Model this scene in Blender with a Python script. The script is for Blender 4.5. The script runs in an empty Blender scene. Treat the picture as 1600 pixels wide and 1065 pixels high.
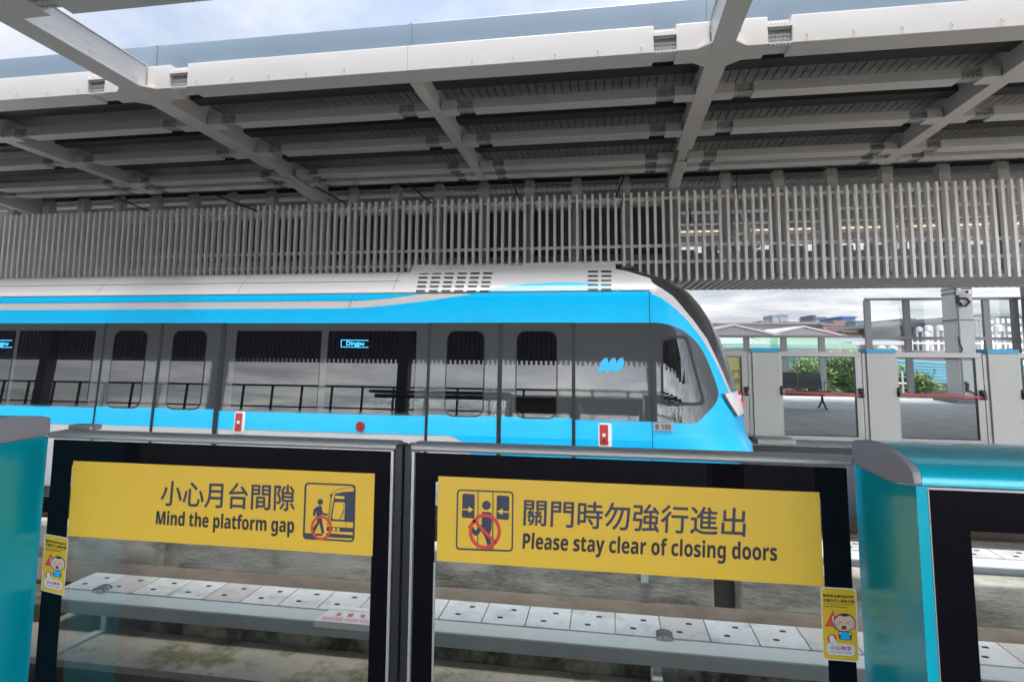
import bpy, bmesh, math, random
from mathutils import Vector, Matrix
from math import sin, cos, pi, radians
random.seed(7)
S = bpy.context.scene
C = S.collection

# ---------------------------------------------------------------- camera, sky, sun, exposure
YAW, PITCH, ROLL, FPX, PPY = 0.1616854315, 0.1001949287, 0.0056726778, 909.518, 450.335
_f = Vector((-sin(YAW)*cos(PITCH), cos(YAW)*cos(PITCH), sin(PITCH)))
_r0 = Vector((cos(YAW), sin(YAW), 0)); _u0 = _r0.cross(_f)
_r = cos(ROLL)*_r0 + sin(ROLL)*_u0
_u = cos(ROLL)*_u0 - sin(ROLL)*_r0
cam = bpy.data.cameras.new('camera'); camo = bpy.data.objects.new('camera', cam); C.objects.link(camo)
camo.matrix_world = Matrix(((_r.x, _u.x, -_f.x, 0), (_r.y, _u.y, -_f.y, 0), (_r.z, _u.z, -_f.z, 0), (0, 0, 0, 1)))
cam.sensor_width = 36; cam.lens = 36*FPX/1600; cam.shift_y = -(532.5-PPY)/1600
cam.clip_start = 0.02; cam.clip_end = 6000
S.camera = camo

W = bpy.data.worlds.new('World'); S.world = W; W.use_nodes = True
nt = W.node_tree; N = nt.nodes; L = nt.links; N.clear()
wo = N.new('ShaderNodeOutputWorld'); bg = N.new('ShaderNodeBackground'); bg.inputs['Strength'].default_value = 0.055
SUN_EL, SUN_AZ = radians(79), radians(178)
sky = N.new('ShaderNodeTexSky'); sky.sky_type = 'NISHITA'; sky.sun_disc = False
sky.sun_elevation = SUN_EL; sky.sun_rotation = SUN_AZ
tc = N.new('ShaderNodeTexCoord'); sep = N.new('ShaderNodeSeparateXYZ'); L.new(tc.outputs['Generated'], sep.inputs[0])
def wm(op, a, b=None):
    n = N.new('ShaderNodeMath'); n.operation = op
    for i, v in enumerate((a, b)):
        if v is None: continue
        if isinstance(v, (int, float)): n.inputs[i].default_value = v
        else: L.new(v, n.inputs[i])
    return n.outputs[0]
zz = wm('ADD', wm('MAXIMUM', sep.outputs[2], 0.0), 0.10)
cmb = N.new('ShaderNodeCombineXYZ'); L.new(wm('DIVIDE', sep.outputs[0], zz), cmb.inputs[0]); L.new(wm('DIVIDE', sep.outputs[1], zz), cmb.inputs[1])
def wnoise(scale, det, rough, lo, hi, c0=None, c1=None):
    n = N.new('ShaderNodeTexNoise'); n.inputs['Scale'].default_value = scale; n.inputs['Detail'].default_value = det
    n.inputs['Roughness'].default_value = rough; n.inputs['Distortion'].default_value = .35
    L.new(cmb.outputs[0], n.inputs['Vector'])
    r = N.new('ShaderNodeValToRGB'); r.color_ramp.elements[0].position = lo; r.color_ramp.elements[1].position = hi
    if c0: r.color_ramp.elements[0].color = c0; r.color_ramp.elements[1].color = c1
    L.new(n.outputs['Fac'], r.inputs['Fac']); return r.outputs['Color']
cov = wnoise(.42, 6, .55, .36, .62)
shade = wnoise(.95, 9, .62, .40, .63, (.56, .585, .63, 1), (1.14, 1.08, 1.03, 1))
vm = N.new('ShaderNodeVectorMath'); vm.operation = 'SCALE'; L.new(shade, vm.inputs[0]); vm.inputs['Scale'].default_value = 8.0
# thin blue overhead: the clear sky, seen through thin cloud
sk = N.new('ShaderNodeVectorMath'); sk.operation = 'SCALE'; L.new(sky.outputs[0], sk.inputs[0]); sk.inputs['Scale'].default_value = 1.0
skm = N.new('ShaderNodeMix'); skm.data_type = 'RGBA'; skm.inputs['Factor'].default_value = .45
L.new(sk.outputs[0], skm.inputs['A']); skm.inputs['B'].default_value = (4.8, 6.3, 9.0, 1)
mx = N.new('ShaderNodeMix'); mx.data_type = 'RGBA'
L.new(wm('MAXIMUM', cov, wm('SUBTRACT', 1.0, wm('MULTIPLY', sep.outputs[2], 3.4))), mx.inputs['Factor']); L.new(skm.outputs['Result'], mx.inputs['A']); L.new(vm.outputs[0], mx.inputs['B'])
# added fill: sky brightened low down behind the camera to light signs and train
sd = N.new('ShaderNodeVectorMath'); sd.operation = 'DOT_PRODUCT'; L.new(tc.outputs['Generated'], sd.inputs[0])
sd.inputs[1].default_value = (.12, -.985, .10)
glow = wm('ADD', wm('MULTIPLY', wm('POWER', wm('MAXIMUM', sd.outputs['Value'], 0.0), 2.0), wm('MULTIPLY', wm('MAXIMUM', wm('SUBTRACT', 1.0, wm('DIVIDE', wm('ABSOLUTE', sep.outputs[2]), 0.34)), 0.0), 6.4)), wm('ADD', wm('MULTIPLY', wm('POWER', wm('MAXIMUM', sep.outputs[2], 0.0), 2.0), 0.35), 0.46))
gm = N.new('ShaderNodeVectorMath'); gm.operation = 'SCALE'; L.new(mx.outputs['Result'], gm.inputs[0]); L.new(glow, gm.inputs['Scale'])
L.new(gm.outputs[0], bg.inputs['Color']); L.new(bg.outputs[0], wo.inputs[0])

sun = bpy.data.lights.new('sun', 'SUN'); sun.energy = 1.5; sun.angle = radians(30); sun.color = (1, .96, .9)
so = bpy.data.objects.new('sun', sun); C.objects.link(so)
d = Vector((sin(SUN_AZ)*cos(SUN_EL), cos(SUN_AZ)*cos(SUN_EL), sin(SUN_EL)))
so.rotation_euler = (-d).to_track_quat('-Z', 'Y').to_euler()

S.view_settings.view_transform = 'Standard'; S.view_settings.look = 'None'
S.view_settings.exposure = 2.45; S.view_settings.gamma = 1
S.cycles.max_bounces = 10; S.cycles.diffuse_bounces = 5; S.cycles.glossy_bounces = 5; S.cycles.transparent_max_bounces = 16
S.cycles.caustics_reflective = False; S.cycles.caustics_refractive = False

# ---------------------------------------------------------------- helpers
def at(px, py, y):
    "point on the vertical plane y that the surveyed photo shows at (px, py)"
    v = _r*((px-800)/FPX) + _u*((PPY-py)/FPX) + _f
    return v*(y/v.y)

def mat(name, col, rough=.5, metal=0., var=0., vscale=3., bump=0., bscale=40., ior=1.5, coat=0., emit=0., stain=None, stretch=(1, 1, 1), spec=.5):
    m = bpy.data.materials.new(name); m.use_nodes = True
    t = m.node_tree; b = t.nodes['Principled BSDF']
    b.inputs['Base Color'].default_value = (*col, 1); b.inputs['Roughness'].default_value = rough
    b.inputs['Metallic'].default_value = metal; b.inputs['IOR'].default_value = ior; b.inputs['Coat Weight'].default_value = coat
    b.inputs['Coat Roughness'].default_value = .04; b.inputs['Specular IOR Level'].default_value = spec
    if emit: b.inputs['Emission Color'].default_value = (*col, 1); b.inputs['Emission Strength'].default_value = emit
    if var or bump or stain:
        geo = t.nodes.new('ShaderNodeNewGeometry'); mp = t.nodes.new('ShaderNodeMapping'); t.links.new(geo.outputs['Position'], mp.inputs[0])
        mp.inputs['Scale'].default_value = stretch
    if var or stain:
        n = t.nodes.new('ShaderNodeTexNoise'); n.inputs['Scale'].default_value = vscale; n.inputs['Detail'].default_value = 8; n.inputs['Roughness'].default_value = .65
        t.links.new(mp.outputs[0], n.inputs['Vector'])
        r = t.nodes.new('ShaderNodeValToRGB'); r.color_ramp.elements[0].position = .3; r.color_ramp.elements[1].position = .7
        r.color_ramp.elements[0].color = (*[c*(1-var) for c in col], 1); r.color_ramp.elements[1].color = (*[min(1, c*(1+var)) for c in col], 1)
        t.links.new(n.outputs['Fac'], r.inputs['Fac']); out = r.outputs['Color']
        if stain:
            scol, sscale, lo, hi = stain
            n2 = t.nodes.new('ShaderNodeTexNoise'); n2.inputs['Scale'].default_value = sscale; n2.inputs['Detail'].default_value = 6; n2.inputs['Roughness'].default_value = .7
            t.links.new(mp.outputs[0], n2.inputs['Vector'])
            r2 = t.nodes.new('ShaderNodeValToRGB'); r2.color_ramp.elements[0].position = lo; r2.color_ramp.elements[1].position = hi
            t.links.new(n2.outputs['Fac'], r2.inputs['Fac'])
            mm = t.nodes.new('ShaderNodeMix'); mm.data_type = 'RGBA'; t.links.new(r2.outputs['Color'], mm.inputs['Factor'])
            t.links.new(out, mm.inputs['A']); mm.inputs['B'].default_value = (*scol, 1); out = mm.outputs['Result']
        t.links.new(out, b.inputs['Base Color'])
    if bump:
        n3 = t.nodes.new('ShaderNodeTexNoise'); n3.inputs['Scale'].default_value = bscale; n3.inputs['Detail'].default_value = 6
        t.links.new(mp.outputs[0], n3.inputs['Vector'])
        bp = t.nodes.new('ShaderNodeBump'); bp.inputs['Strength'].default_value = bump; bp.inputs['Distance'].default_value = .02
        t.links.new(n3.outputs['Fac'], bp.inputs['Height']); t.links.new(bp.outputs[0], b.inputs['Normal'])
    return m

def glass(name, tint=(.93, .97, .96), refl=1.0, haze=0.):
    m = bpy.data.materials.new(name); m.use_nodes = True; t = m.node_tree; t.nodes.clear()
    o = t.nodes.new('ShaderNodeOutputMaterial'); tr = t.nodes.new('ShaderNodeBsdfTransparent'); tr.inputs[0].default_value = (*tint, 1)
    gl = t.nodes.new('ShaderNodeBsdfGlossy'); gl.inputs['Roughness'].default_value = .01
    fr = t.nodes.new('ShaderNodeFresnel'); fr.inputs[0].default_value = 1.45
    mu = t.nodes.new('ShaderNodeMath'); mu.operation = 'MULTIPLY'; mu.inputs[1].default_value = refl; t.links.new(fr.outputs[0], mu.inputs[0])
    mx = t.nodes.new('ShaderNodeMixShader'); t.links.new(mu.outputs[0], mx.inputs[0]); t.links.new(tr.outputs[0], mx.inputs[1]); t.links.new(gl.outputs[0], mx.inputs[2])
    t.links.new(mx.outputs[0], o.inputs[0]); return m

M = {}
M['steel'] = mat('painted_steel', (.69, .665, .65), .36, var=.05, vscale=1.3, stain=((.38, .36, .34), 2.2, .62, .86), stretch=(.6, 1, 2))
M['steel_dark'] = mat('grey_steel', (.42, .41, .40), .5, var=.06)
M['bolt'] = mat('bolt_paint', (.62, .60, .57), .4)
M['deck'] = mat('deck_sheet', (.36, .35, .34), .5, var=.15, vscale=2)
M['purlin'] = mat('dark_purlin', (.05, .048, .054), .5)
M['fascia'] = mat('gutter_sheet', (.15, .20, .25), .4, metal=.0, var=.05, vscale=1.2)
M['slat'] = mat('slat_paint', (.85, .825, .79), .45, var=.05, vscale=2)
M['board'] = mat('dark_board', (.055, .064, .074), .35, var=.2, vscale=1.5, stretch=(1, 1, .3))
M['train_white'] = mat('train_white', (.60, .60, .62), .22, coat=.5, var=.04, vscale=1.4, stain=((.46, .455, .45), 1.6, .60, .85), stretch=(.4, 1, 2))
M['train_blue'] = mat('train_blue', (.0, .52, 1.0), .3, spec=.35, coat=.12, var=.04, vscale=6)
M['train_grey'] = mat('train_gloss_grey', (.058, .063, .069), .03, ior=1.42, bump=.06, bscale=1.1)
M['train_glass'] = mat('train_window_glass', (.006, .006, .009), .012, ior=1.43)
M['cab_glass'] = mat('cab_glass', (.012, .012, .014), .012, ior=1.5)
M['screen_dark'] = mat('windscreen_glass', (.035, .036, .04), .18, ior=1.5)
M['rubber'] = mat('black_rubber', (.012, .012, .013), .5)
M['under'] = mat('underframe', (.05, .05, .055), .6, var=.2)
M['red'] = mat('red_plastic', (.42, .02, .02), .3)
M['redbar'] = mat('red_bar', (.72, .035, .05), .3)
M['lamp_red'] = mat('red_lamp', (1, .05, .08), .3, emit=1.2)
M['led'] = mat('display_led', (.05, .42, .8), .3, emit=.28)
M['white'] = mat('white_paint', (.75, .75, .75), .35)
M['plate'] = mat('number_plate', (.36, .34, .34), .4)
M['ink'] = mat('black_ink', (.028, .024, .032), .5)
M['navy'] = mat('navy_ink', (.045, .045, .085), .5)
M['yellow'] = mat('yellow_film', (.88, .54, .045), .42, var=.02, vscale=2)
M['yellow2'] = mat('sticker_yellow', (.82, .50, .02), .35)
M['signred'] = mat('sign_red', (.75, .07, .05), .4)
M['skin'] = mat('print_skin', (.80, .50, .40), .4)
M['cyan'] = mat('print_cyan', (.02, .45, .85), .4)
M['magenta'] = mat('print_magenta', (.55, .03, .22), .4)
M['frit'] = mat('black_glass_border', (.005, .004, .007), .03, ior=1.30)
M['alu'] = mat('aluminium', (.40, .39, .38), .38, metal=.5, var=.05, vscale=5, stretch=(.2, 1, 1))
M['alu_edge'] = mat('aluminium_edge', (.62, .62, .62), .3, metal=.6)
M['gap'] = mat('dark_profile', (.022, .02, .026), .35)
M['teal'] = mat('teal_metallic', (.0, .54, .70), .26, metal=.1, coat=.3, var=.06, vscale=9)
M['cap'] = mat('grey_plastic_cap', (.43, .41, .46), .5, bump=.03, bscale=300)
M['clear'] = glass('clear_glass', (.94, .955, .95), .22)
M['pane'] = glass('window_pane', (.93, .96, .955), .3)
M['green_pane'] = glass('green_pane', (.55, .78, .72), 1.0)
M['pillar'] = mat('pillar_steel', (.50, .485, .455), .42, var=.03, vscale=30, bump=.02, bscale=200)
M['frame'] = mat('door_frame', (.38, .37, .345), .4, metal=.2, var=.04)
M['bluecap'] = mat('blue_cap', (.0, .36, .65), .4)
M['chrome'] = mat('chrome', (.6, .6, .58), .12, metal=1)
M['mullion'] = mat('mullion_grey', (.095, .098, .11), .4, var=.05)
M['tile'] = None
M['concrete'] = mat('concrete', (.46, .44, .39), .85, var=.28, vscale=2.2, bump=.25, bscale=25, stain=((.15, .135, .11), 1.9, .46, .66), stretch=(.7, 1, 2.0))
M['concrete_dirty'] = mat('dirty_concrete', (.34, .32, .26), .9, var=.35, vscale=3, bump=.3, bscale=25, stain=((.06, .055, .04), 2.6, .40, .58), stretch=(1, 1, .8))
M['floor_sand'] = mat('track_concrete', (.56, .51, .42), .9, var=.22, vscale=1.7, bump=.5, bscale=12, stain=((.25, .24, .13), 2.0, .50, .62))
M['brown'] = mat('brown_ballast_slab', (.13, .108, .09), .95, var=.3, vscale=3, bump=.4, bscale=40)
M['cover'] = mat('grp_cover', (.63, .64, .65), .5, var=.12, vscale=6, stain=((.28, .265, .26), 3.5, .52, .78))
M['cover_b'] = mat('grp_cover_warm', (.54, .52, .50), .5, var=.12, vscale=8, stain=((.36, .35, .34), 5, .56, .8))
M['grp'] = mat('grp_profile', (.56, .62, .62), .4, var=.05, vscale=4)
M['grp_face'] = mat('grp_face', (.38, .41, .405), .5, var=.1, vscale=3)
M['bolt_dark'] = mat('dark_bolt', (.035, .025, .03), .6)
M['coping'] = mat('platform_coping', (.13, .13, .15), .7, var=.12, vscale=5, bump=.2, bscale=60)
M['seat'] = mat('seat_black', (.02, .021, .024), .35)
M['pipe'] = mat('black_pipe', (.015, .015, .016), .5)
M['bark'] = mat('bark', (.10, .075, .05), .9, var=.3)
M['city_ground'] = mat('city_ground', (.22, .22, .21), .9, var=.3, vscale=.05)
M['earth'] = mat('asphalt_yard', (.09, .09, .09), .9, var=.25, vscale=.3)

def tile_mat():
    m = bpy.data.materials.new('granite_tile'); m.use_nodes = True; t = m.node_tree; b = t.nodes['Principled BSDF']
    geo = t.nodes.new('ShaderNodeNewGeometry'); mp = t.nodes.new('ShaderNodeMapping'); t.links.new(geo.outputs['Position'], mp.inputs[0])
    br = t.nodes.new('ShaderNodeTexBrick'); br.offset = 0; br.inputs['Scale'].default_value = 1.0
    br.inputs['Brick Width'].default_value = .6; br.inputs['Row Height'].default_value = .6; br.inputs['Mortar Size'].default_value = .008
    br.inputs['Color1'].default_value = (.62, .595, .57, 1); br.inputs['Color2'].default_value = (.69, .665, .64, 1); br.inputs['Mortar'].default_value = (.22, .21, .2, 1)
    br.inputs['Bias'].default_value = 0
    t.links.new(mp.outputs[0], br.inputs['Vector'])
    n = t.nodes.new('ShaderNodeTexNoise'); n.inputs['Scale'].default_value = 3; n.inputs['Detail'].default_value = 9; n.inputs['Roughness'].default_value = .7; t.links.new(geo.outputs['Position'], n.inputs['Vector'])
    r = t.nodes.new('ShaderNodeValToRGB'); r.color_ramp.elements[0].position = .3; r.color_ramp.elements[0].color = (.72, .72, .72, 1); r.color_ramp.elements[1].position = .7
    t.links.new(n.outputs['Fac'], r.inputs['Fac'])
    mm = t.nodes.new('ShaderNodeMix'); mm.data_type = 'RGBA'; mm.blend_type = 'MULTIPLY'; mm.inputs['Factor'].default_value = 1
    t.links.new(br.outputs['Color'], mm.inputs['A']); t.links.new(r.outputs['Color'], mm.inputs['B']); t.links.new(mm.outputs['Result'], b.inputs['Base Color'])
    b.inputs['Roughness'].default_value = .55
    return m
M['tile'] = tile_mat()

class MB:
    "collects shapes into one mesh; each face remembers a material slot"
    def __init__(s): s.v = []; s.f = []; s.m = []; s.mats = []; s.cur = 0
    def use(s, m):
        m = M[m] if isinstance(m, str) else m
        if m not in s.mats: s.mats.append(m)
        s.cur = s.mats.index(m); return s
    def add(s, vs, fs):
        o = len(s.v); s.v += [tuple(p) for p in vs]
        for f in fs: s.f.append([o+i for i in f]); s.m.append(s.cur)
        return s
    def box(s, x0, x1, y0, y1, z0, z1):
        return s.add([(x0, y0, z0), (x1, y0, z0), (x1, y1, z0), (x0, y1, z0), (x0, y0, z1), (x1, y0, z1), (x1, y1, z1), (x0, y1, z1)],
                     [(0, 3, 2, 1), (4, 5, 6, 7), (0, 1, 5, 4), (1, 2, 6, 5), (2, 3, 7, 6), (3, 0, 4, 7)])
    def slant(s, x0, x1, y0, y1, zb0, zt0, zb1, zt1):
        "box along y whose bottom and top heights differ at its two ends"
        return s.add([(x0, y0, zb0), (x1, y0, zb0), (x1, y1, zb1), (x0, y1, zb1), (x0, y0, zt0), (x1, y0, zt0), (x1, y1, zt1), (x0, y1, zt1)],
                     [(0, 3, 2, 1), (4, 5, 6, 7), (0, 1, 5, 4), (1, 2, 6, 5), (2, 3, 7, 6), (3, 0, 4, 7)])
    def prism(s, a, b):
        "two matching loops of points, capped"
        n = len(a)
        return s.add(list(a)+list(b), [tuple(range(n-1, -1, -1)), tuple(range(n, 2*n))] + [(i, (i+1) % n, n+(i+1) % n, n+i) for i in range(n)])
    def tube(s, path, r, n=8, r2=None):
        path = [Vector(p) for p in path]; rings = []
        for i, p in enumerate(path):
            d = (path[min(i+1, len(path)-1)]-path[max(i-1, 0)]).normalized()
            a = d.orthogonal().normalized() if i == 0 else (prev - d*prev.dot(d)).normalized()
            prev = a; b = d.cross(a); rr = r if r2 is None else r+(r2-r)*i/(len(path)-1)
            rings.append([p+(a*cos(2*pi*k/n)+b*sin(2*pi*k/n))*rr for k in range(n)])
        vs = [q for g in rings for q in g]
        fs = [(i*n+k, i*n+(k+1) % n, (i+1)*n+(k+1) % n, (i+1)*n+k) for i in range(len(path)-1) for k in range(n)]
        fs += [tuple(range(n-1, -1, -1)), tuple((len(path)-1)*n+k for k in range(n))]
        return s.add(vs, fs)
    def disc(s, c, ax, r, h, n=10):
        c = Vector(c); ax = Vector(ax).normalized(); return s.tube([c, c+ax*h], r, n)
    def grid(s, rows):
        n = len(rows[0]); return s.add([p for r in rows for p in r], [(i*n+k, i*n+k+1, (i+1)*n+k+1, (i+1)*n+k) for i in range(len(rows)-1) for k in range(n-1)])
    def build(s, name, m=None, parent=None, bevel=0., smooth=False, weld=False):
        o3 = Vector((0, 0, 0)); p = parent
        while p is not None: o3 = o3 + p.location; p = p.parent
        me = bpy.data.meshes.new(name)
        me.from_pydata([tuple(Vector(v)-o3) for v in s.v], [], s.f)
        for mm in (s.mats or [M[m] if isinstance(m, str) else m]): me.materials.append(mm)
        for i, p in enumerate(me.polygons): p.material_index = s.m[i]
        b = bmesh.new(); b.from_mesh(me)
        if weld: bmesh.ops.remove_doubles(b, verts=b.verts, dist=1e-4)
        bmesh.ops.recalc_face_normals(b, faces=b.faces); b.to_mesh(me); b.free()
        if smooth:
            for p in me.polygons: p.use_smooth = True
        o = bpy.data.objects.new(name, me); C.objects.link(o)
        if parent: o.parent = parent
        if bevel:
            bv = o.modifiers.new('bevel', 'BEVEL'); bv.width = bevel; bv.segments = 2; bv.limit_method = 'ANGLE'; bv.angle_limit = radians(40)
        if smooth: 
            me.set_sharp_from_angle(angle=radians(35))
        return o

def tag(o, label=None, cat=None, group=None, kind=None):
    if label: o['label'] = label
    if cat: o['category'] = cat
    if group: o['group'] = group
    if kind: o['kind'] = kind
    return o
def thing(name, loc, label, cat, group=None):
    o = bpy.data.objects.new(name, None); C.objects.link(o); o.location = loc; o.empty_display_size = .2
    return tag(o, label, cat, group)
def copy_tree(o, parent=None):
    c = o.copy(); C.objects.link(c); c.parent = parent
    for ch in [x for x in bpy.data.objects if x.parent is o]: copy_tree(ch, c)
    return c

def mathbold(t):
    return ''.join(chr(0x1D5D4+ord(c)-65) if 'A' <= c <= 'Z' else chr(0x1D5EE+ord(c)-97) if 'a' <= c <= 'z' else chr(0x1D7EC+ord(c)-48) if '0' <= c <= '9' else c for c in t)
def text_geom(body):
    cu = bpy.data.curves.new('lettering', 'FONT'); cu.body = body; cu.resolution_u = 5
    o = bpy.data.objects.new('lettering', cu); C.objects.link(o)
    bpy.context.view_layer.update()
    me = bpy.data.meshes.new_from_object(o.evaluated_get(bpy.context.evaluated_depsgraph_get()))
    vs = [(v.co.x, v.co.y) for v in me.vertices]; fs = [tuple(p.vertices) for p in me.polygons]
    bpy.data.objects.remove(o); bpy.data.curves.remove(cu); bpy.data.meshes.remove(me)
    return vs, fs
def add_text(mb, body, fn, bold=0., step=.0001):
    "fn maps (u, v in 0..1, layer offset) to a point; the text fills the unit box"
    vs, fs = text_geom(body)
    x0 = min(v[0] for v in vs); x1 = max(v[0] for v in vs); y0 = min(v[1] for v in vs); y1 = max(v[1] for v in vs)
    sh = [(0, 0)] if not bold else [(0, 0)]+[(bold*cos(k*pi/4), bold*sin(k*pi/4)) for k in range(8)]
    for k, (dx, dy) in enumerate(sh):
        mb.add([fn((v[0]+dx*(1)-x0)/(x1-x0), (v[1]+dy-y0)/(y1-y0), k*step) for v in vs], fs)
    return mb
def quadmap(tl, tr, bl, br, y):
    "bilinear map into a plane y of a quad given by four photo-surveyed corners"
    a, b, c, d = (at(*p, y) for p in (tl, tr, bl, br))
    def fn(u, v, off=0.):
        p = (a*(1-u)+b*u)*v + (c*(1-u)+d*u)*(1-v); return (p.x, y-off, p.z)
    return fn

# ================================================================ the two platforms and the track
Y1, YT, YC, YF = 1.60, 5.90, 7.225, 9.65      # near doors, train side, train centre line, far doors
FL, FF, TB = -1.45, -1.40, -2.27              # near floor, far floor, track bed
tag(MB().box(-34, 16, -7.5, 1.72, FL-.9, FL).build('near_platform_floor', mat('darkened_granite', (.055, .05, .05), .5, var=.15, vscale=6)), kind='structure')  # floor colour darkened in place of shade, so the door glass mirrors it dimly
fp = MB(); fp.use('tile').box(-22, 30, 9.15, 19.0, FF-.9, FF)
tag(fp.build('far_platform_floor'), kind='structure')
tag(MB().box(-22, 30, 8.60, 9.146, FF-.9, FF-.004).build('platform_edge', 'coping'), kind='structure')
tag(MB().box(-22, 30, 1.724, 8.596, TB-.4, TB).build('track_bed', 'floor_sand'), kind='structure')
tag(MB().box(-22, 30, 1.8, 3.81, TB+.004, TB+.04).build('track_slab', mat('pale_slab', (.52, .49, .43), .9, var=.15, vscale=2, bump=.3, bscale=20)), kind='structure')
tag(MB().box(-22, 30, 4.72, 5.19, TB+.004, -2.10).build('cable_trench_floor', 'brown'), kind='structure')
GZ = -8.0
tag(MB().box(-3000, 3000, -1500, 5000, GZ-1, GZ).build('city_ground', 'city_ground'), kind='structure')

def rail(x0, x1, y, label):
    z = TB+.04
    pr = [(-.065, 0), (.065, 0), (.065, .012), (.012, .028), (.012, .115), (.036, .125), (.036, .15), (-.036, .15), (-.036, .125), (-.012, .115), (-.012, .028), (-.065, .012)]
    o = MB().prism([(x0, y+a, z+b) for a, b in pr], [(x1, y+a, z+b) for a, b in pr]).build('running_rail', mat('rail_steel', (.20, .15, .12), .45, metal=.6, var=.2))
    tag(o, label, 'rail', 'running rails')
rail(-22, 30, 2.08, 'rusty running rail nearest the teal platform doors'); rail(-22, 30, 3.52, 'rusty running rail beside the white third rail cover')
tag(MB().box(-22, 30, 6.2, 8.3, TB+.004, TB+.038).build('track_slab', 'concrete'), kind='structure')
rail(-22, 30, 6.51, 'running rail under the blue train, near side'); rail(-22, 30, 7.94, 'running rail under the blue train, far side')

# third rail cover: two rows of panels on a pale profile
def third_rail(y_front, y_back, zt, label, x0, x1, near):
    t = thing('third_rail_cover', (0, (y_front+y_back)/2, TB), label, 'rail cover')
    yf = y_front-.10
    pf = [(yf, zt-.035), (y_front+.003, zt-.004), (y_front+.003, zt-.05), (yf, zt-.05)]
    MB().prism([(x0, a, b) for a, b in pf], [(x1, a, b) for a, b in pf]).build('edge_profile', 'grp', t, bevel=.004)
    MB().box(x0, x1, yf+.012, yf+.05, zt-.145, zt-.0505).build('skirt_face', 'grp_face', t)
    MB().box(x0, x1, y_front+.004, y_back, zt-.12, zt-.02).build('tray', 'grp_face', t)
    pm = []
    for k in range(2):
        mb = MB(); mb.use('cover' if k == 0 else 'cover_b').box(-.157, .157, y_front+.006, y_back, zt-.018, zt+.004)
        w = y_back-y_front
        for (px, fy) in ((-.035, .30), (.045, .72)):
            mb.use('bolt_dark').box(px-.020, px+.020, y_front+w*fy-.012, y_front+w*fy+.012, zt+.0055, zt+.0075)
        o = mb.build('cover_panel', None, t, bevel=.003); pm.append(o)
    x = x0+.16; k = 0
    while x < x1-.15:
        if k < 2: o = pm[k]
        else:
            o = pm[0 if random.random() < .62 else 1].copy(); C.objects.link(o); o.parent = t
        o.location.x = x; x += .322; k += 1
    # brackets that carry the cover
    for bx in ([.31, 4.4] if near else [4.2]):
        MB().box(bx-.035, bx+.035, yf+.05, yf+.06, TB, zt-.14).box(bx-.035, bx+.035, yf-.05, yf+.05, zt-.21, zt-.20).box(bx-.04, bx-.03, yf-.02, yf+.35, TB+.0, zt-.15).build('bracket', 'grp', t)
    return t
TR = third_rail(4.37, 4.70, -2.0, 'pale grey third rail cover with bolted panels below the yellow signs', -4.47, 3.6, True)
TR2 = third_rail(5.60, 5.84, -1.72, 'grey third rail cover behind the concrete wall, on the train side', 1.62, 9.0, False)
p = at(160, 992, 4.29); q_ = at(88, 1030, 3.95)
MB().box(p.x-.02, p.x+.02, 4.285, 4.30, TB+.004, -2.146).prism([(p.x+.02, 4.29, TB+.005), (p.x-.05, 4.29, TB+.005), (p.x-.05, 4.29, TB+.02), (p.x+.02, 4.29, TB+.02)], [(q_.x+.02, 3.83, TB+.005), (q_.x-.05, 3.83, TB+.005), (q_.x-.05, 3.83, TB+.02), (q_.x+.02, 3.83, TB+.02)]).build('bracket', 'grp', TR)
# stained kerb under the cover
tag(MB().box(-3.72, 12, 4.345, 4.69, TB, -2.125).build('concrete_plinth', 'concrete_dirty', bevel=.012), 'stained concrete plinth under the pale third rail cover, right of the open bracket', 'plinth')
tag(MB().box(-14, -4.55, 4.345, 4.69, TB, -2.125).build('concrete_plinth', 'concrete_dirty', bevel=.012), 'stained concrete plinth at the left end, beyond the open bracket', 'plinth')
# small conduit clamps lying on the cover
for px, py in ((161, 918), (1038, 990)):
    p = at(px, py, 4.40); mb = MB()
    for k in range(3):
        y = 4.36+.035*k; z0 = -1.99
        mb.tube([(p.x-.055, y, z0), (p.x-.035, y, z0+.014), (p.x, y, z0+.02), (p.x+.035, y, z0+.014), (p.x+.055, y, z0)], .008, 6)
    o = mb.build('cable_clamp', mat('clamp_grey', (.20, .21, .22), .5)); tag(o, 'grey arched cable clamp on the third rail cover below the %s yellow sign' % ('left' if px < 800 else 'right'), 'clamp', 'cable clamps on the cover')
# danger label stuck on the profile
lab = MB(); yf = 4.27
lx0 = at(494, 967, 4.3).x; lx1 = lx0+.66
lp = [(yf-.003, -2.075), (yf-.003, -2.032), (4.375, -1.9985), (4.44, -1.9935)]
lab.use('white').prism([(lx0+(.00 if i < 2 else .06), a, b) for i, (a, b) in enumerate(lp)]+[(lx0+(.0 if i < 2 else .06), a+.001, b-.003) for i, (a, b) in reversed(list(enumerate(lp)))],
                       [(lx1, a, b) for a, b in lp]+[(lx1, a+.001, b-.003) for a, b in reversed(lp)])
def lfn(u0, u1, v0, v1):
    A, B = Vector((0, yf-.003, -2.032)), Vector((0, 4.375, -1.9985))
    return lambda u, v, off=0.: tuple(A.lerp(B, v0+(v1-v0)*v)+Vector((lx0+u0+(u1-u0)*u, -.0008-off, .0022+off)))
lab.use(mat('label_red', (.72, .16, .2), .4)); add_text(lab, 'DANGER HIGH VOLTAGE', lfn(.05, .53, .12, .42)); add_text(lab, '高　壓　電　危　險', lfn(.14, .56, .55, .84), .012)
o = lab.build('warning_label'); tag(o, 'white danger high voltage label on the third rail cover', 'label')

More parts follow.
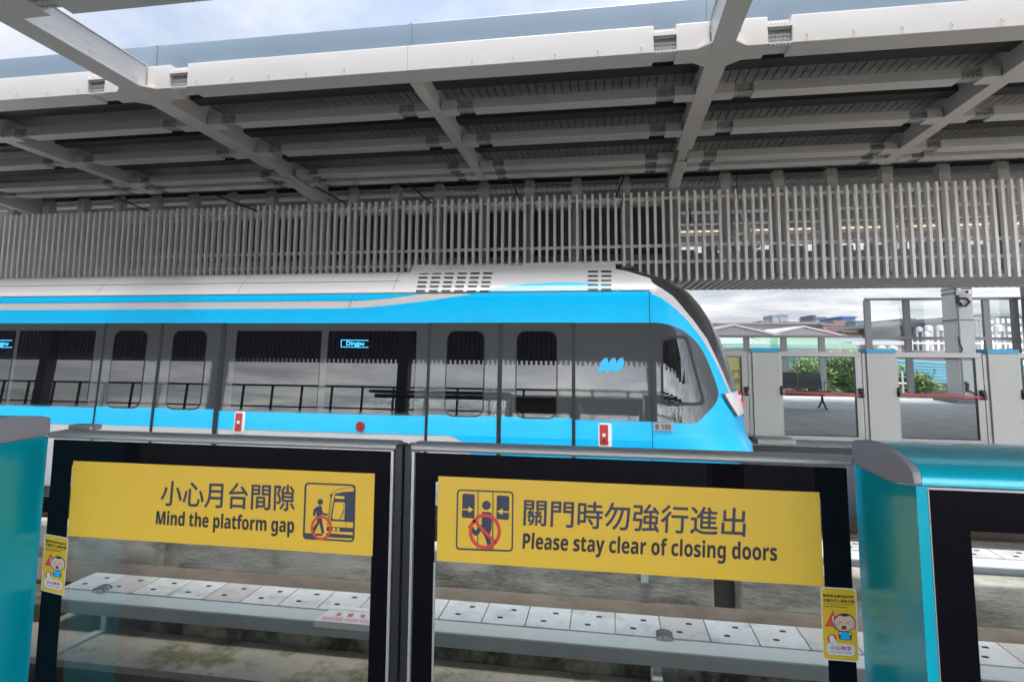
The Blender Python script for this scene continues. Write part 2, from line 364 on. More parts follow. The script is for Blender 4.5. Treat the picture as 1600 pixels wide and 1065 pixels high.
# low concrete wall between the tracks, in segments
for i, (a, b, lb) in enumerate(((-14, at(255, 864, 5.2).x, 'leftmost low concrete wall segment, under the left end of the left yellow sign'), (at(275, 864, 5.2).x, at(1116, 919, 5.2).x, 'long stained concrete wall segment behind both yellow signs'), (at(1156, 919, 5.2).x, 12, 'low concrete wall segment at the right, seen in the black framed glass too'))):
    tag(MB().box(a, b, 5.20, 5.42, TB, -1.79).build('concrete_wall', 'concrete', bevel=.02), lb, 'wall', 'low concrete walls between the tracks')
for px0, px1, lb in ((250, 280, 'added dark box standing in for shade in the gap between the two left wall segments'), (1110, 1160, 'added dark box standing in for shade in the gap between the two right wall segments')):
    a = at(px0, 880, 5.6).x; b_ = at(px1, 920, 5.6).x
    tag(MB().box(a-.1, b_+.1, 5.46, 5.55, TB+.04, -1.80).build('gap_shade_box', 'under', bevel=.01), lb, 'box')  # added dark box puts the gap's shade into its colour
p = at(1007, 901, 5.17)
tag(MB().box(p.x-.03, p.x+.03, 5.15, 5.197, -1.935, -1.80).box(p.x-.05, p.x+.03, 5.15, 5.30, -1.788, -1.775).build('drain_bracket', 'grp'), 'small grey bracket hung on the concrete wall below the right sign', 'bracket')

# ================================================================ near platform doors
def px_face(mb, pts, y): mb.add([tuple(at(a, b, y)) for a, b in pts], [tuple(range(len(pts)))])
def loop_rr(tl, tr, br, bl, r, n=6):
    "rounded quad in photo pixels"
    P = [Vector(q).to_2d() if len(q) == 2 else Vector(q[:2]) for q in (tl, tr, br, bl)]; out = []
    for i in range(4):
        a, b, c = P[i-1], P[i], P[(i+1) % 4]
        s = b+(a-b).normalized()*r; e = b+(c-b).normalized()*r
        for k in range(n+1):
            t = k/n; out.append(tuple((1-t)**2*s+2*t*(1-t)*b+t*t*e))
    return out
def ring(mb, outer, inner, y):
    n = len(outer); mb.add([tuple(at(*p, y)) for p in outer+inner], [(i, (i+1) % n, n+(i+1) % n, n+i) for i in range(n)])
def shrink(loop, d):
    c = Vector((sum(p[0] for p in loop)/len(loop), sum(p[1] for p in loop)/len(loop))); out = []
    for p in loop:
        v = Vector(p)-c; out.append(tuple(c+v*(1-d/ max(v.length, 1e-6)*1.15)))
    return out
def ell(cx, cy, rx, ry, n=28): return [(cx+rx*cos(2*pi*k/n), cy+ry*sin(2*pi*k/n)) for k in range(n)]
def stroke(a, b, w):
    a = Vector(a); b = Vector(b); nrm = Vector((-(b-a).y, (b-a).x)).normalized()*w/2
    return [tuple(a+nrm), tuple(b+nrm), tuple(b-nrm), tuple(a-nrm)]

ZTOP = at(660, 694, Y1-.012).z
ZSTRIP = at(660, 705, Y1-.012).z
ZB = FL+.03
def leaf(x0, x1, gx0, gx1, side, label):
    "glass door leaf: x0..x1 outer edges, gx0..gx1 clear glass"
    t = thing('platform_door', ((x0+x1)/2, Y1, FL), label, 'platform door', 'sliding platform doors')
    # glass with black border
    MB().box(x0+.012, x1-.012, Y1, Y1+.012, ZB+.05, ZSTRIP-.004).build('glass_pane', 'clear', t)
    sz0 = at(300, 845, Y1).z
    fr = MB(); yb = Y1-.0025
    zt = at(700, 741, Y1).z
    for (a, b, c, d) in ((x0+.014, gx0, ZB+.05, ZSTRIP-.005), (gx1, x1-.014, ZB+.05, ZSTRIP-.005), (gx0, gx1, zt-.02, ZSTRIP-.005)):
        fr.box(a, b, yb, Y1-.0005, c, d)
    fr.build('black_border', 'frit', t)
    # rails and edges
    MB().box(x0, x1, Y1-.014, Y1+.055, ZSTRIP, ZTOP).build('top_rail', 'alu', t, bevel=.006)
    MB().box(x0, x1, Y1-.014, Y1+.055, FL+.01, ZB+.046).build('bottom_rail', 'alu', t, bevel=.004)
    e = MB()
    if side < 0: e.box(x1-.0135, x1-.006, Y1-.013, Y1+.04, ZB+.047, ZSTRIP-.001)
    else: e.box(x0+.006, x0+.0135, Y1-.013, Y1+.04, ZB+.047, ZSTRIP-.001)
    e.build('edge_trim', 'alu_edge', t)
    g = MB()
    if side < 0: g.box(x1-.0055, x1+.0185, Y1-.009, Y1+.04, ZB+.047, ZTOP-.004)
    else: g.box(x0-.0185, x0+.0055, Y1-.007, Y1+.04, ZB+.047, ZTOP-.004)
    g.build('rubber_seal', 'gap', t, bevel=.004)
    return t
XL0, XL1 = at(79, 690, Y1).x, at(620, 740, Y1).x
XR0, XR1 = at(642, 740, Y1).x, .598
GL0, GL1 = at(114, 718, Y1).x-.001, at(584.5, 741, Y1).x
GR0, GR1 = at(684, 744, Y1).x-.005, at(1281, 768, Y1).x+.001
DL = leaf(XL0, XL1, GL0, GL1, -1, 'left glass platform door with the mind the platform gap sign')
DR = leaf(XR0, XR1, GR0, GR1, 1, 'right glass platform door with the stay clear of closing doors sign')
# pale bright strip of glass edge beside the right leaf
MB().box(GR0-.001, GR0+.0045, Y1-.006, Y1-.0026, ZB+.05, at(684, 877, Y1).z).build('edge_strip', 'alu_edge', DR)

YS = Y1-.004
def sign(parent, tl, tr, br, bl):
    mb = MB(); a, b, c, d = (at(*p, YS) for p in (tl, tr, br, bl))
    x0 = (a.x+d.x)/2; x1 = (b.x+c.x)/2; z1 = (a.z+b.z)/2; z0 = (c.z+d.z)/2
    return MB().box(x0, x1, YS-.0006, YS+.001, z0, z1).build('yellow_sign', 'yellow', parent)
sgL = sign(DL, (114.5, 718), (585, 741), (582.5, 868), (106, 836.5))
sgR = sign(DR, (684.5, 744), (1281, 768), (1286, 914.5), (683, 876))
mb = MB(); mb.use('navy'); yt = YS-.0012
add_text(mb, '小心月台間隙', quadmap((254, 750), (461, 757.5), (250.5, 789), (460, 798), yt), .013)
mb.use('ink'); add_text(mb, mathbold('Mind the platform gap'), quadmap((245, 796.5), (460, 808), (243, 825), (459, 839), yt), .009)
mb.build('lettering', None, sgL)
mb = MB(); mb.use('navy')
add_text(mb, '關門時勿強行進出', quadmap((819.5, 779), (1166, 794), (818, 820), (1164, 838), yt), .012)
mb.use('ink'); add_text(mb, mathbold('Please stay clear of closing doors'), quadmap((818, 831), (1214, 848), (816, 864), (1214, 884), yt), .009)
mb.build('lettering', None, sgR)
# pictogram: passenger stepping over the gap
z8 = lambda *pts: [(440+a/7.606, 730+b/7.606) for a, b in pts]
mb = MB(); y = YS-.0012
fo = loop_rr(*z8((275, 175), (882, 200), (865, 887), (250, 850)), 7.5); fi = loop_rr(*z8((297, 197), (860, 221), (845, 864), (273, 829)), 5)
mb.use('navy'); ring(mb, fo, fi, y)
px_face(mb, z8((270, 776), (486, 788), (484, 810), (410, 806), (400, 848), (300, 840), (268, 815)), y-.0002)
px_face(mb, z8((632, 312), (700, 292), (862, 282), (850, 650), (578, 632), (602, 470)), y-.0002)
px_face(mb, z8((537, 700), (850, 718), (848, 768), (534, 752)), y-.0002)
px_face(mb, z8((530, 778), (846, 802), (844, 842), (524, 826)), y-.0002)
for a, b in (((562, 640), (596, 345)), ((596, 345), (612, 300)), ((612, 300), (660, 262)), ((660, 262), (760, 240)), ((760, 240), (862, 235)), ((545, 690), (580, 350)), ((768, 655), (764, 710))): px_face(mb, stroke(*z8(a, b), .7), y-.0003)
px_face(mb, z8((578, 315), (600, 308), (596, 350), (574, 350)), y-.0004)
px_face(mb, [(440+a/7.606, 730+b/7.606) for a, b in ell(460, 408, 34, 36)], y-.0002)
px_face(mb, z8((442, 452), (474, 454), (490, 535), (550, 552), (546, 573), (470, 558), (472, 600), (412, 598), (416, 508), (394, 576), (371, 572), (382, 492)), y-.00025)
px_face(mb, z8((412, 592), (474, 596), (508, 780), (478, 792), (448, 655), (388, 778), (368, 726), (424, 640)), y-.0003)
mb.use('yellow'); 
px_face(mb, loop_rr(*z8((630, 408), (752, 414), (745, 622), (598, 610)), 2.5), y-.0006); px_face(mb, z8((637, 333), (748, 342), (746, 374), (635, 366)), y-.0006)
for c in ((622, 735), (671, 738), (690, 290)): px_face(mb, [(440+a/7.606, 730+b/7.606) for a, b in ell(*c, 19 if c[1] > 400 else 13, 21 if c[1] > 400 else 15, 14)], y-.0006)
mb.use('navy'); px_face(mb, stroke(*z8((738, 505), (692, 620)), 1.3), y-.0009); px_face(mb, stroke(*z8((735, 430), (736, 600)), .5), y-.0008)
mb.use('signred'); ring(mb, [(440+a/7.606, 730+b/7.606) for a, b in ell(470, 716, 126, 147)], [(440+a/7.606, 730+b/7.606) for a, b in ell(470, 716, 97, 116)], y-.0012)
mb.build('pictogram', None, sgL)
# pictogram: no rushing through closing doors
q = lambda *pts: [(520+a/2.505, 640+b/2.505) for a, b in pts]
mb = MB(); mb.use('navy')
ring(mb, loop_rr(*q((486, 310), (708, 319), (705, 555), (481, 547)), 7), loop_rr(*q((492, 316), (702, 325), (699, 548), (487, 540)), 5), y)
px_face(mb, stroke(*q((569, 318), (567, 545)), 1.5), y-.0002); px_face(mb, stroke(*q((627, 321), (626, 548)), 1.5), y-.0002)
px_face(mb, loop_rr(*q((508, 327), (556, 330), (554, 425), (505, 421)), 3), y-.0002); px_face(mb, loop_rr(*q((642, 334), (691, 337), (689, 431), (640, 427)), 3), y-.0002)
px_face(mb, q(*ell(601, 373, 17, 18)), y-.0003)
px_face(mb, q((584, 398), (618, 400), (624, 420), (620, 470), (612, 490), (628, 540), (610, 546), (596, 500), (582, 475)), y-.0003)
px_face(mb, q((528, 455), (541, 448), (560, 472), (578, 448), (590, 462), (566, 492), (552, 490)), y-.00035)
mb.use('yellow')
for pts in (((508, 386), (532, 387), (532, 377), (551, 390), (531, 402), (531, 393), (508, 391)), ((689, 396), (665, 395), (665, 385), (643, 397), (664, 411), (664, 401), (689, 402))): px_face(mb, q(*pts), y-.0006)
mb.use('signred'); ring(mb, q(*ell(595, 475, 63, 70)), q(*ell(595, 475, 50, 56)), y-.0012); px_face(mb, stroke(*q((551, 432), (638, 520)), 4.6), y-.0012)
mb.build('pictogram', None, sgR)

# stickers warning about hands
def sticker(parent, fn, name='hand_sticker'):
    "fn maps zoomed sticker pixels (as in the right-hand one) to photo pixels"
    mb = MB(); y = Y1-.0030
    def F(pts, k): mb.add([tuple(at(*fn(a, b), y-.00025*k)) for a, b in pts], [tuple(range(len(pts)))])
    def RR(a, b, c, d, r): return loop_rr(a, b, c, d, r)
    mb.use('white'); F(RR((155, 112), (553, 135), (585, 952), (185, 920), 45), 1)
    mb.use('yellow2'); F(RR((166, 124), (541, 147), (573, 939), (197, 908), 38), 2)
    mb.use('white'); F(RR((222, 732), (535, 755), (540, 886), (226, 862), 60), 3); F([(262, 735), (255, 660), (290, 650), (325, 700), (345, 745)], 4)
    mb.use('signred'); F([(298, 368), (205, 552), (352, 562)], 3)
    F(ell(286, 690, 54, 54), 3); mb.use('white'); F([(300, 435), (286, 440), (293, 495), (306, 495)], 5); F(ell(301, 510, 8, 8, 8), 5)
    F(RR((258, 655), (305, 660), (330, 735), (290, 740), 14), 5)
    mb.use('ink'); F(ell(418, 512, 126, 104), 4); F(ell(318, 540, 26, 30, 12), 4); F(ell(524, 556, 24, 30, 12), 4)
    F(RR((352, 605), (508, 615), (500, 710), (366, 700), 22), 4)
    mb.use('skin'); F(ell(420, 514, 114, 93), 6); F(ell(320, 540, 18, 22, 12), 6); F(ell(522, 556, 16, 22, 12), 6); F(RR((364, 612), (500, 622), (498, 650), (362, 642), 10), 6)
    mb.use('cyan'); F(RR((384, 612), (474, 620), (486, 704), (376, 694), 10), 7)
    mb.use('ink'); F([(372, 428), (400, 410), (440, 408), (478, 432), (440, 446), (400, 442)], 7); F(RR((396, 545), (440, 548), (446, 592), (388, 588), 12), 7)
    F(stroke((358, 502), (392, 510), 7), 7); F(stroke((445, 512), (480, 508), 7), 7)
    mb.use('signred'); F(ell(417, 582, 18, 10, 10), 8)
    def T(s, a, b, c, d, m, bold, k):
        mb.use(m)
        def g(u, v, off=0.):
            P = (Vector(a)*(1-u)+Vector(b)*u)*v+(Vector(c)*(1-u)+Vector(d)*u)*(1-v); p = at(*fn(P.x, P.y), y-.00025*k); return (p.x, p.y-off, p.z)
        add_text(mb, s, g, bold, .00002)
    T('請家長注意孩童的手', (184, 192), (526, 212), (186, 226), (528, 244), 'ink', .02, 5); T('勿靠在門上避免夾傷', (188, 244), (530, 262), (190, 278), (532, 298), 'ink', .02, 5)
    T("To avoid injury, keep children's", (192, 288), (512, 308), (193, 306), (514, 326), 'ink', .012, 5); T('hands clear of the doors.', (193, 314), (456, 332), (194, 334), (457, 350), 'ink', .012, 5)
    T('小心夾手', (262, 762), (500, 778), (263, 808), (502, 824), 'magenta', .03, 6); T('Mind your hands!', (262, 824), (503, 840), (263, 842), (504, 862), 'magenta', .02, 6)
    return mb.build(name, None, parent)
sticker(DR, lambda a, b: (1260+a/7.1, 900+b/7.1))
def lfs(a, b):
    u = (a-155)/398; v = (b-112)/808          # the left one, in its own perspective
    tl, tr, br, bl = Vector((70, 833.0)), Vector((107.5, 837.5)), Vector((98.5, 926.5)), Vector((62.5, 921.5))
    u -= .037*v; p = (tl*(1-u)+tr*u)*(1-v)+(bl*(1-u)+br*u)*v; return (p.x, p.y)
sticker(DL, lfs)

# housings either side (motor boxes with rounded teal top)
def housing(x0, x1, side, label):
    t = thing('door_housing', ((x0+x1)/2, 1.45, FL), label, 'door housing', 'door housings')
    xe = x0 if side > 0 else x1                                  # the end that shows
    prof = [(1.595, -.232), (1.57, -.222)]
    prof += [(1.57-.10*k/3, -.222+.010*sin(pi/2*k/3)) for k in range(1, 4)]
    for k in range(1, 9):
        a = k/8; prof.append((1.47-.168*sin(a*pi/2)**1.1, -.212-.040*(1-cos(a*pi/2))))
    low = [(1.300, -.2705), (1.595, -.2705)]
    s = side
    # long rounded cover
    MB().prism([(xe+s*.012, a, b) for a, b in prof+[(1.3015, -.268), (1.5945, -.268)]], [((x1 if s > 0 else x0), a, b) for a, b in prof+[(1.3015, -.268), (1.5945, -.268)]]).build('top_cover', 'teal', t, smooth=True)
    capp = [(1.5965, -.280), (1.5965, -.228)]+[(a+(.0005 if a > 1.5 else -.0015), b+.0015) for a, b in prof[1:]]+[(1.2985, -.266), (1.417, -.2845)]
    MB().prism([(xe-s*.004, a, b) for a, b in capp], [(xe+s*.0115, a, b) for a, b in capp]).build('end_cap', 'cap', t, bevel=.003)
    # side cheek down to the floor
    ch = [(1.5955, -.2835), (1.417, -.2875), (1.301, -.2695), (1.301, FL), (1.5955, FL)]
    MB().prism([(xe, a, b) for a, b in ch], [(xe+s*.02, a, b) for a, b in ch]).build('side_cheek', 'teal', t)
    MB().box(min(xe+s*.021, xe+s*1.6), max(xe+s*.021, xe+s*1.6), 1.303, 1.309, -.2755, -.2715).build('trim_line', 'alu_edge', t)
    fx0, fx1 = sorted((xe+s*.0205, (x1 if s > 0 else x0)))
    gx = xe+s*.094; gz = -.352
    fr = MB(); yb = 1.3045
    a0, a1 = sorted((xe+s*.022, gx)); fr.box(a0, a1, yb, yb+.003, FL+.1, -.277)
    b0, b1 = sorted((gx, (x1 if s > 0 else x0))); fr.box(b0, b1, yb, yb+.003, gz, -.277)
    fr.build('black_border', 'frit', t)
    MB().box(fx0, fx1, yb+.0035, yb+.0125, FL+.1, -.276).build('glass_pane', 'clear', t)
    MB().box(fx0, fx1, 1.304, 1.36, FL, FL+.098).build('bottom_rail', 'alu', t)
    MB().box(*sorted((xe+s*.0205, xe+s*.0225)), 1.300, 1.3035, FL+.1, -.276).build('edge_trim', 'alu_edge', t)
    return t
housing(.6015, 3.2, 1, 'teal platform door housing on the right with glass panel beneath its rounded top')
housing(-4.3, -1.7215, -1, 'teal platform door housing at the left edge with grey end cap')
p = at(86, 672, 1.62)
tag(MB().box(XL0-.002, XL0+.085, 1.657, 1.70, ZTOP-.004, ZTOP+.012).build('guide_block', 'alu', bevel=.004), 'grey guide block behind the top rail at the left teal housing', 'guide block')

# ================================================================ the train
SEC = [(-1.75, .10), (-1.45, .03), (-1.1, -.01), (-.9, -.012), (-.7, 0), (-.2, .033), (.25, .062), (.42, .075), (.52, .088), (.565, .100), (.572, .116), (.585, .118), (.64, .155), (.70, .202), (.75, .25), (.80, .315), (.835, .385), (.855, .50), (.87, .72), (.88, 1.0), (.885, 1.325)]
XF = [(-1.75, 1.30), (-1.30, 1.36), (-1.16, 1.50), (-1.10, 1.585), (-1.02, 1.575), (-.99, 1.545), (-.853, 1.50), (-.655, 1.48), (-.475, 1.428), (-.293, 1.386), (-.095, 1.33), (.09, 1.272), (.28, 1.18), (.458, 1.063), (.598, .942), (.718, .732), (.80, .52), (.835, .42), (.87, .30), (.885, .22)]
def interp(t, x):
    if x <= t[0][0]: return t[0][1]
    for (a, b), (c, e) in zip(t, t[1:]):
        if x <= c: return b+(e-b)*(x-a)/(c-a)
    return t[-1][1]
HALF = YC-YT; PEXP = 2.4
inset = lambda z: interp(SEC, z)
xfz = lambda z: interp(XF, z)
xsz = lambda z: min(.45, xfz(z)-.30)
def body_pt(th, z, far=False, off=0.):
    xs, xf, w = xsz(z), xfz(z), HALF-inset(z)
    x = xs+(xf-xs)*max(sin(th), 0)**(2/PEXP); yy = w*(1-max(cos(th), 0)**(2/PEXP))
    n = Vector((sin(th), -cos(th)))*off
    y = YT+inset(z)+yy
    return (x+n.x, (2*YC-y-n.y) if far else y+n.y, z)
def theta(x, z):
    xs, xf = xsz(z), xfz(z); t = min(1, max(0, (x-xs)/(xf-xs))); return math.asin(min(1, t**(PEXP/2)))
def ysurf(x, z):
    if x <= xsz(z): return YT+inset(z)
    return body_pt(theta(x, z), z)[1]
def surf(px, py):
    y = YT+.05
    for _ in range(40):
        P = at(px, py, y); y += .5*(ysurf(P.x, P.z)-y)
    return P.x, P.z
TX0 = -17.0
train = thing('metro_train', (-6, YC, TB+.19), 'blue and white metro train with a rounded dark glazed nose at the far platform', 'train')
ZR = sorted(set([z for z, _ in SEC]+[z for z, _ in XF]+[-1.65, -1.55, -.8, -.6, -.55, -.4, -.35, -.05, 0, .05, .15, .2, .34, .38, .49, .54, .62, .67, .73, .775, .82]))
bl = sorted([(z, theta(x, z)) for x, z in (surf(*p) for p in ((1018.5, 459.7), (1033, 465), (1055.6, 482), (1076, 502), (1096, 528), (1118, 565), (1130, 592), (1139, 613)))])
ws = sorted([(z, theta(x, z)) for x, z in (surf(*p) for p in ((1000, 433), (1018.5, 441), (1033, 450), (1052, 463), (1070, 484), (1085, 502), (1104, 528), (1122, 565), (1133, 590), (1142, 612)))])
ZW = -.45
def thb(z): return pi/2 if z <= ZW else (0. if z > bl[-1][0] else interp(bl, z))
def thw(z): return pi/2 if z <= ZW else max(thb(z), interp(ws, z))
mb = MB(); wsm = MB()
for far in (False, True):
    side = [[(TX0, YT+inset(z) if not far else 2*YC-YT-inset(z), z), (-8., YT+inset(z) if not far else 2*YC-YT-inset(z), z), (xsz(z), YT+inset(z) if not far else 2*YC-YT-inset(z), z)] for z in ZR]
    mb.use('train_white').grid(side)
    lowz = [z for z in ZR if z <= ZW+1e-6]; rest = [z for z in ZR if z >= ZW-1e-6]
    if ZW not in ZR: lowz = lowz+[ZW]; rest = [ZW]+rest
    mb.use('train_blue').grid([[body_pt(pi/2*k/26, z, far) for k in range(27)] for z in lowz])
    def thb2(z): return 1.30 if z <= ZW+1e-6 and False else thb(max(z, ZW+.001))
    def thw2(z): return thw(max(z, ZW+.001))
    mb.use('train_blue').grid([[body_pt(thb2(z)*k/18, z, far) for k in range(19)] for z in rest])
    mb.use('train_white').grid([[body_pt(thb2(z)+(thw2(z)-thb2(z))*k/8, z, far) for k in range(9)] for z in rest])
    wsm.use('screen_dark').grid([[body_pt(thw2(z)+(pi/2-thw2(z))*k/12, z, far) for k in range(13)] for z in rest])
mb.use('under').add([(TX0, YT+.1, -1.75), (1.0, YT+.1, -1.75), (1.0, 2*YC-YT-.1, -1.75), (TX0, 2*YC-YT-.1, -1.75)], [(0, 1, 2, 3)])
body = mb.build('body', None, train, smooth=True, weld=True)
wsm.build('windscreen', None, train, smooth=True, weld=True)

ZCUT = [z for z, _ in SEC]+[-.55, -.35, -.1, .1, .16]
def decal(name, polys, off, parent, xcut=(), fn=None, bev=False):
    "flat outlines in (x, z) laid on the body side, off metres proud; polys = [(points, material)]"
    mb = MB()
    for pts, m in polys:
        b = bmesh.new(); f = b.faces.new([b.verts.new((p[0], 0, p[1])) for p in pts])
        x0 = min(p[0] for p in pts); x1 = max(p[0] for p in pts)
        cuts = [((0, 0, z), (0, 0, 1)) for z in ZCUT]
        if x1 > .3:
            x = max(.3, x0)
            while x < x1: cuts.append(((x, 0, 0), (1, 0, 0))); x += .035
        for co, no in cuts: bmesh.ops.bisect_plane(b, geom=b.verts[:]+b.edges[:]+b.faces[:], plane_co=co, plane_no=no, dist=1e-6)
        bmesh.ops.triangulate(b, faces=b.faces[:])
        b.verts.index_update()
        vs = [(v.co.x, ysurf(v.co.x, v.co.z)-off, v.co.z) for v in b.verts]
        mb.use(m).add(vs, [[v.index for v in f.verts] for f in b.faces]); b.free()
    o = mb.build(name, None, parent)
    # all faces look outwards, towards the track
    for p in o.data.polygons:
        if p.normal.y > 0: p.flip()
    return o
def rr(x0, x1, z0, z1, r, n=6):
    out = []
    for cx, cz, a0 in ((x1-r, z1-r, 0), (x0+r, z1-r, pi/2), (x0+r, z0+r, pi), (x1-r, z0+r, 1.5*pi)):
        out += [(cx+r*cos(a0+pi/2*k/n), cz+r*sin(a0+pi/2*k/n)) for k in range(n+1)]
    return out
def spx(*pts): return [surf(*p) for p in pts]
c4 = lambda *p: [(a/2.857, 340+b/2.857) for a, b in p]
c5 = lambda *p: [(520+a/2.857, 340+b/2.857) for a, b in p]
c6 = lambda *p: [(1040+a/2.857, 340+b/2.857) for a, b in p]
def dense(pts, n=5):
    "Catmull-Rom smoothing of an open line"
    out = []
    for i in range(len(pts)-1):
        p0 = Vector(pts[max(i-1, 0)]); p1 = Vector(pts[i]); p2 = Vector(pts[i+1]); p3 = Vector(pts[min(i+2, len(pts)-1)])
        for k in range(n):
            t = k/n; out.append(tuple(.5*((2*p1)+(p2-p0)*t+(2*p0-5*p1+4*p2-p3)*t*t+(3*p1-p0-3*p2+p3)*t**3)))
    return out+[tuple(pts[-1])]
# painted livery
bt = dense(spx(*c5((0, 405), (120, 402), (250, 391), (350, 380), (430, 370), (520, 356), (600, 344))))
zt0 = bt[0][1]
upper = [(TX0, zt0), (-2.6, zt0)]+bt+[(surf(*c5((640, 338))[0])[0], .5655), (.452, .5655), (.452, .245), (TX0, .245)]
g1 = dense(spx(*c5((0, 371), (110, 369), (220, 361), (300, 352), (370, 343))))
thin = [(TX0, g1[0][1]), (-2.6, g1[0][1])]+g1+[(surf(*c5((405, 338))[0])[0], .5655), (TX0, .5655)]
wave = dense(spx(*c5((590, 337), (680, 322), (780, 305), (880, 294), (970, 289), (1060, 288), (1140, 291), (1220, 301), (1300, 318), (1385, 336))))
wv = [(wave[0][0], .587)]+wave+[(wave[-1][0], .587)]
sweep = dense(spx(*c5((420, 337), (500, 322), (560, 312), (600, 306))))+list(reversed(dense(spx(*c5((455, 337), (520, 326), (570, 316), (600, 306))))))[1:]
zb = -.905
low = [(TX0, -.70), (.452, -.70), (.452, -1.62), (-1.2, -1.62), (-1.2, -1.04)]+[p for p in dense(spx((735, 695), (718, 687), (704, 681), (690, 679), (664, 677.5)))]+[(-1.86, zb), (TX0, zb)]
decal('blue_livery', [(upper, 'train_blue'), (thin, 'train_blue'), (wv, 'train_blue'), (low, 'train_blue')], .003, train)
decal('skirt', [([(TX0, -1.62), (.452, -1.62), (.452, -1.745), (TX0, -1.745)], 'under')], .006, train)
# dark glazed band and cab mask
band = [(TX0, .248), (.43, .248)]+dense(spx((1017, 503.5), (1040, 506), (1065, 515), (1085, 531), (1100, 552), (1112, 580), (1120, 603), (1122.5, 614), (1119, 628), (1108, 641)))[1:]+spx((1089, 660), (1055, 660), (1017, 658.5))+[(.42, -.712), (TX0, -.712)]
decal('glazed_band', [(band, 'train_grey')], .006, train)
cw = loop_rr((1035.5, 530), (1070, 528), (1097, 628), (1037, 629), 9)
decal('cab_window', [(spx(*loop_rr((1031.5, 525.5), (1074.5, 523.5), (1103, 633), (1033, 633.5), 11)), 'rubber')], .0085, train)
decal('cab_window', [(spx(*cw), 'cab_glass')], .011, train)
def window(parent, x0, x1, z0=-.686, z1=.162, r=.012):
    return decal('window', [(rr(x0, x1, z0, z1, r), 'train_glass')], .0125, parent)
for a, b in ((-4.075, -3.066), (-2.985, -1.990), (-6.925, -5.888), (-8.02, -6.985), (-10.6, -9.6), (-11.7, -10.66), (-14.6, -13.6), (-15.7, -14.66)): window(train, a, b)
# doors
def door(x0, x1, wx0, wx1, white):
    polys = [([(x0, .25), (x1, .25), (x1, -.70), (x0, -.70)], 'train_grey'), ([(x0, -.70), (x1, -.70), (x1, zb), (x0, zb)], 'train_blue')]
    if white == 2:
        k = [p for p in dense(spx((735, 695), (718, 687), (704, 681), (690, 679), (666, 678))) if x0 < p[0] < x1]
        polys.append(([(x0, zb+.001), (x0, zb-.02), ]+[(x0, -1.62), (k[0][0], -1.62)]+k, 'train_white'))
        polys.append(([(x0, zb), (x1, zb), (x1, -1.62), (k[0][0], -1.62)]+k+[(x0, k[-1][1])], 'train_blue'))
    else: polys.append(([(x0, zb), (x1, zb), (x1, -1.62), (x0, -1.62)], 'train_white' if white else 'train_blue'))
    o = decal('door', polys, .0095, train)
    decal('window_seal', [(rr(wx0-.012, wx1+.012, -.712, .172, .095), 'rubber')], .0115, o)
    decal('window', [(rr(wx0, wx1, -.700, .160, .085), 'train_glass')], .014, o)
    return o
def seal(x, w, z0=-1.62): decal('door_seal', [([(x-w/2, .25), (x+w/2, .25), (x+w/2, z0), (x-w/2, z0)], 'rubber')], .015, train)
door(-1.845, -1.085, -1.650, -1.258, 2); door(-1.085, -.335, -.912, -.507, 0)
door(-5.765, -5.022, -5.625, -5.205, 1); door(-5.022, -4.25, -4.862, -4.448, 1)
door(-9.43, -8.70, -9.28, -8.86, 1); door(-8.70, -7.95, -8.54, -8.12, 1)
for x, w in ((-1.846, .03), (-1.087, .045), (-.335, .034), (-5.765, .022), (-5.022, .036), (-4.243, .06), (-9.43, .03), (-8.70, .036), (-7.95, .06)): seal(x, w)
decal('panel_seam', [([(.421, .60), (.427, .60), (.427, -1.6), (.421, -1.6)], 'rubber'), ([(TX0, .567), (.42, .567), (.42, .577), (TX0, .577)], 'under')], .009, train)
decal('panel_seam', [([(-2.78+dx, .41), (-2.775+dx, .41), (-2.735+dx, .56), (-2.74+dx, .56)], 'under') for dx in (0, -7.5)], .0045, train)
decal('roof_seam', [([(TX0, .716), (-2.25, .716), (-2.25, .720), (TX0, .720)], 'under')]+[([(x_, .60), (x_+.004, .60), (x_+.004, .83), (x_, .83)], 'under') for x_ in (-2.3, -4.15, -6.0, -7.85, -9.7)], .004, train)
# roof gear
rb = MB(); 
pr = lambda x, k: [(x, 6.165+k, .757), (x, 6.305, .865), (x, 6.36, .905), (x, 8.09, .905), (x, 8.145, .865), (x, 8.285-k, .757)]
rb.prism(pr(-2.2, 0), pr(.10, 0)).build('roof_fairing', 'train_white', train, bevel=.01)
MB().box(-2.16, -1.93, 6.34, 7.9, .88, .925).box(-.92, .17, 6.36, 8.0, .9, .928).box(-1.95, -1.05, 6.36, 8.0, .9, .916).build('roof_panel', 'train_white', train, bevel=.006)
MB().box(TX0, -8.3, 6.38, 8.0, .84, .90).build('roof_panel', 'train_white', train, bevel=.01)
MB().box(.12, .34, 6.7, 7.75, .87, .925).build('antenna_fairing', 'screen_dark', train, bevel=.03)
gr = []
for r_ in range(5):
    for cidx in range(6):
        a = c5((388+cidx*57.0-4*r_, 244+r_*19.6), (388+cidx*57.0-4*r_+40, 244+r_*19.6), (388+cidx*57.0-4*r_+40, 252+r_*19.6), (388+cidx*57.0-4*r_, 252+r_*19.6)); gr.append((spx(*a), 'rubber'))
decal('air_grille', gr, .006, train); gr = []
for r_ in range(5):
    for cidx in range(2):
        a = c5((1138+cidx*60, 236+r_*20), (1138+cidx*60+46, 236+r_*20), (1138+cidx*60+46, 244+r_*20), (1138+cidx*60, 244+r_*20)); gr.append((spx(*a), 'rubber'))
decal('air_grille', gr, .006, train)
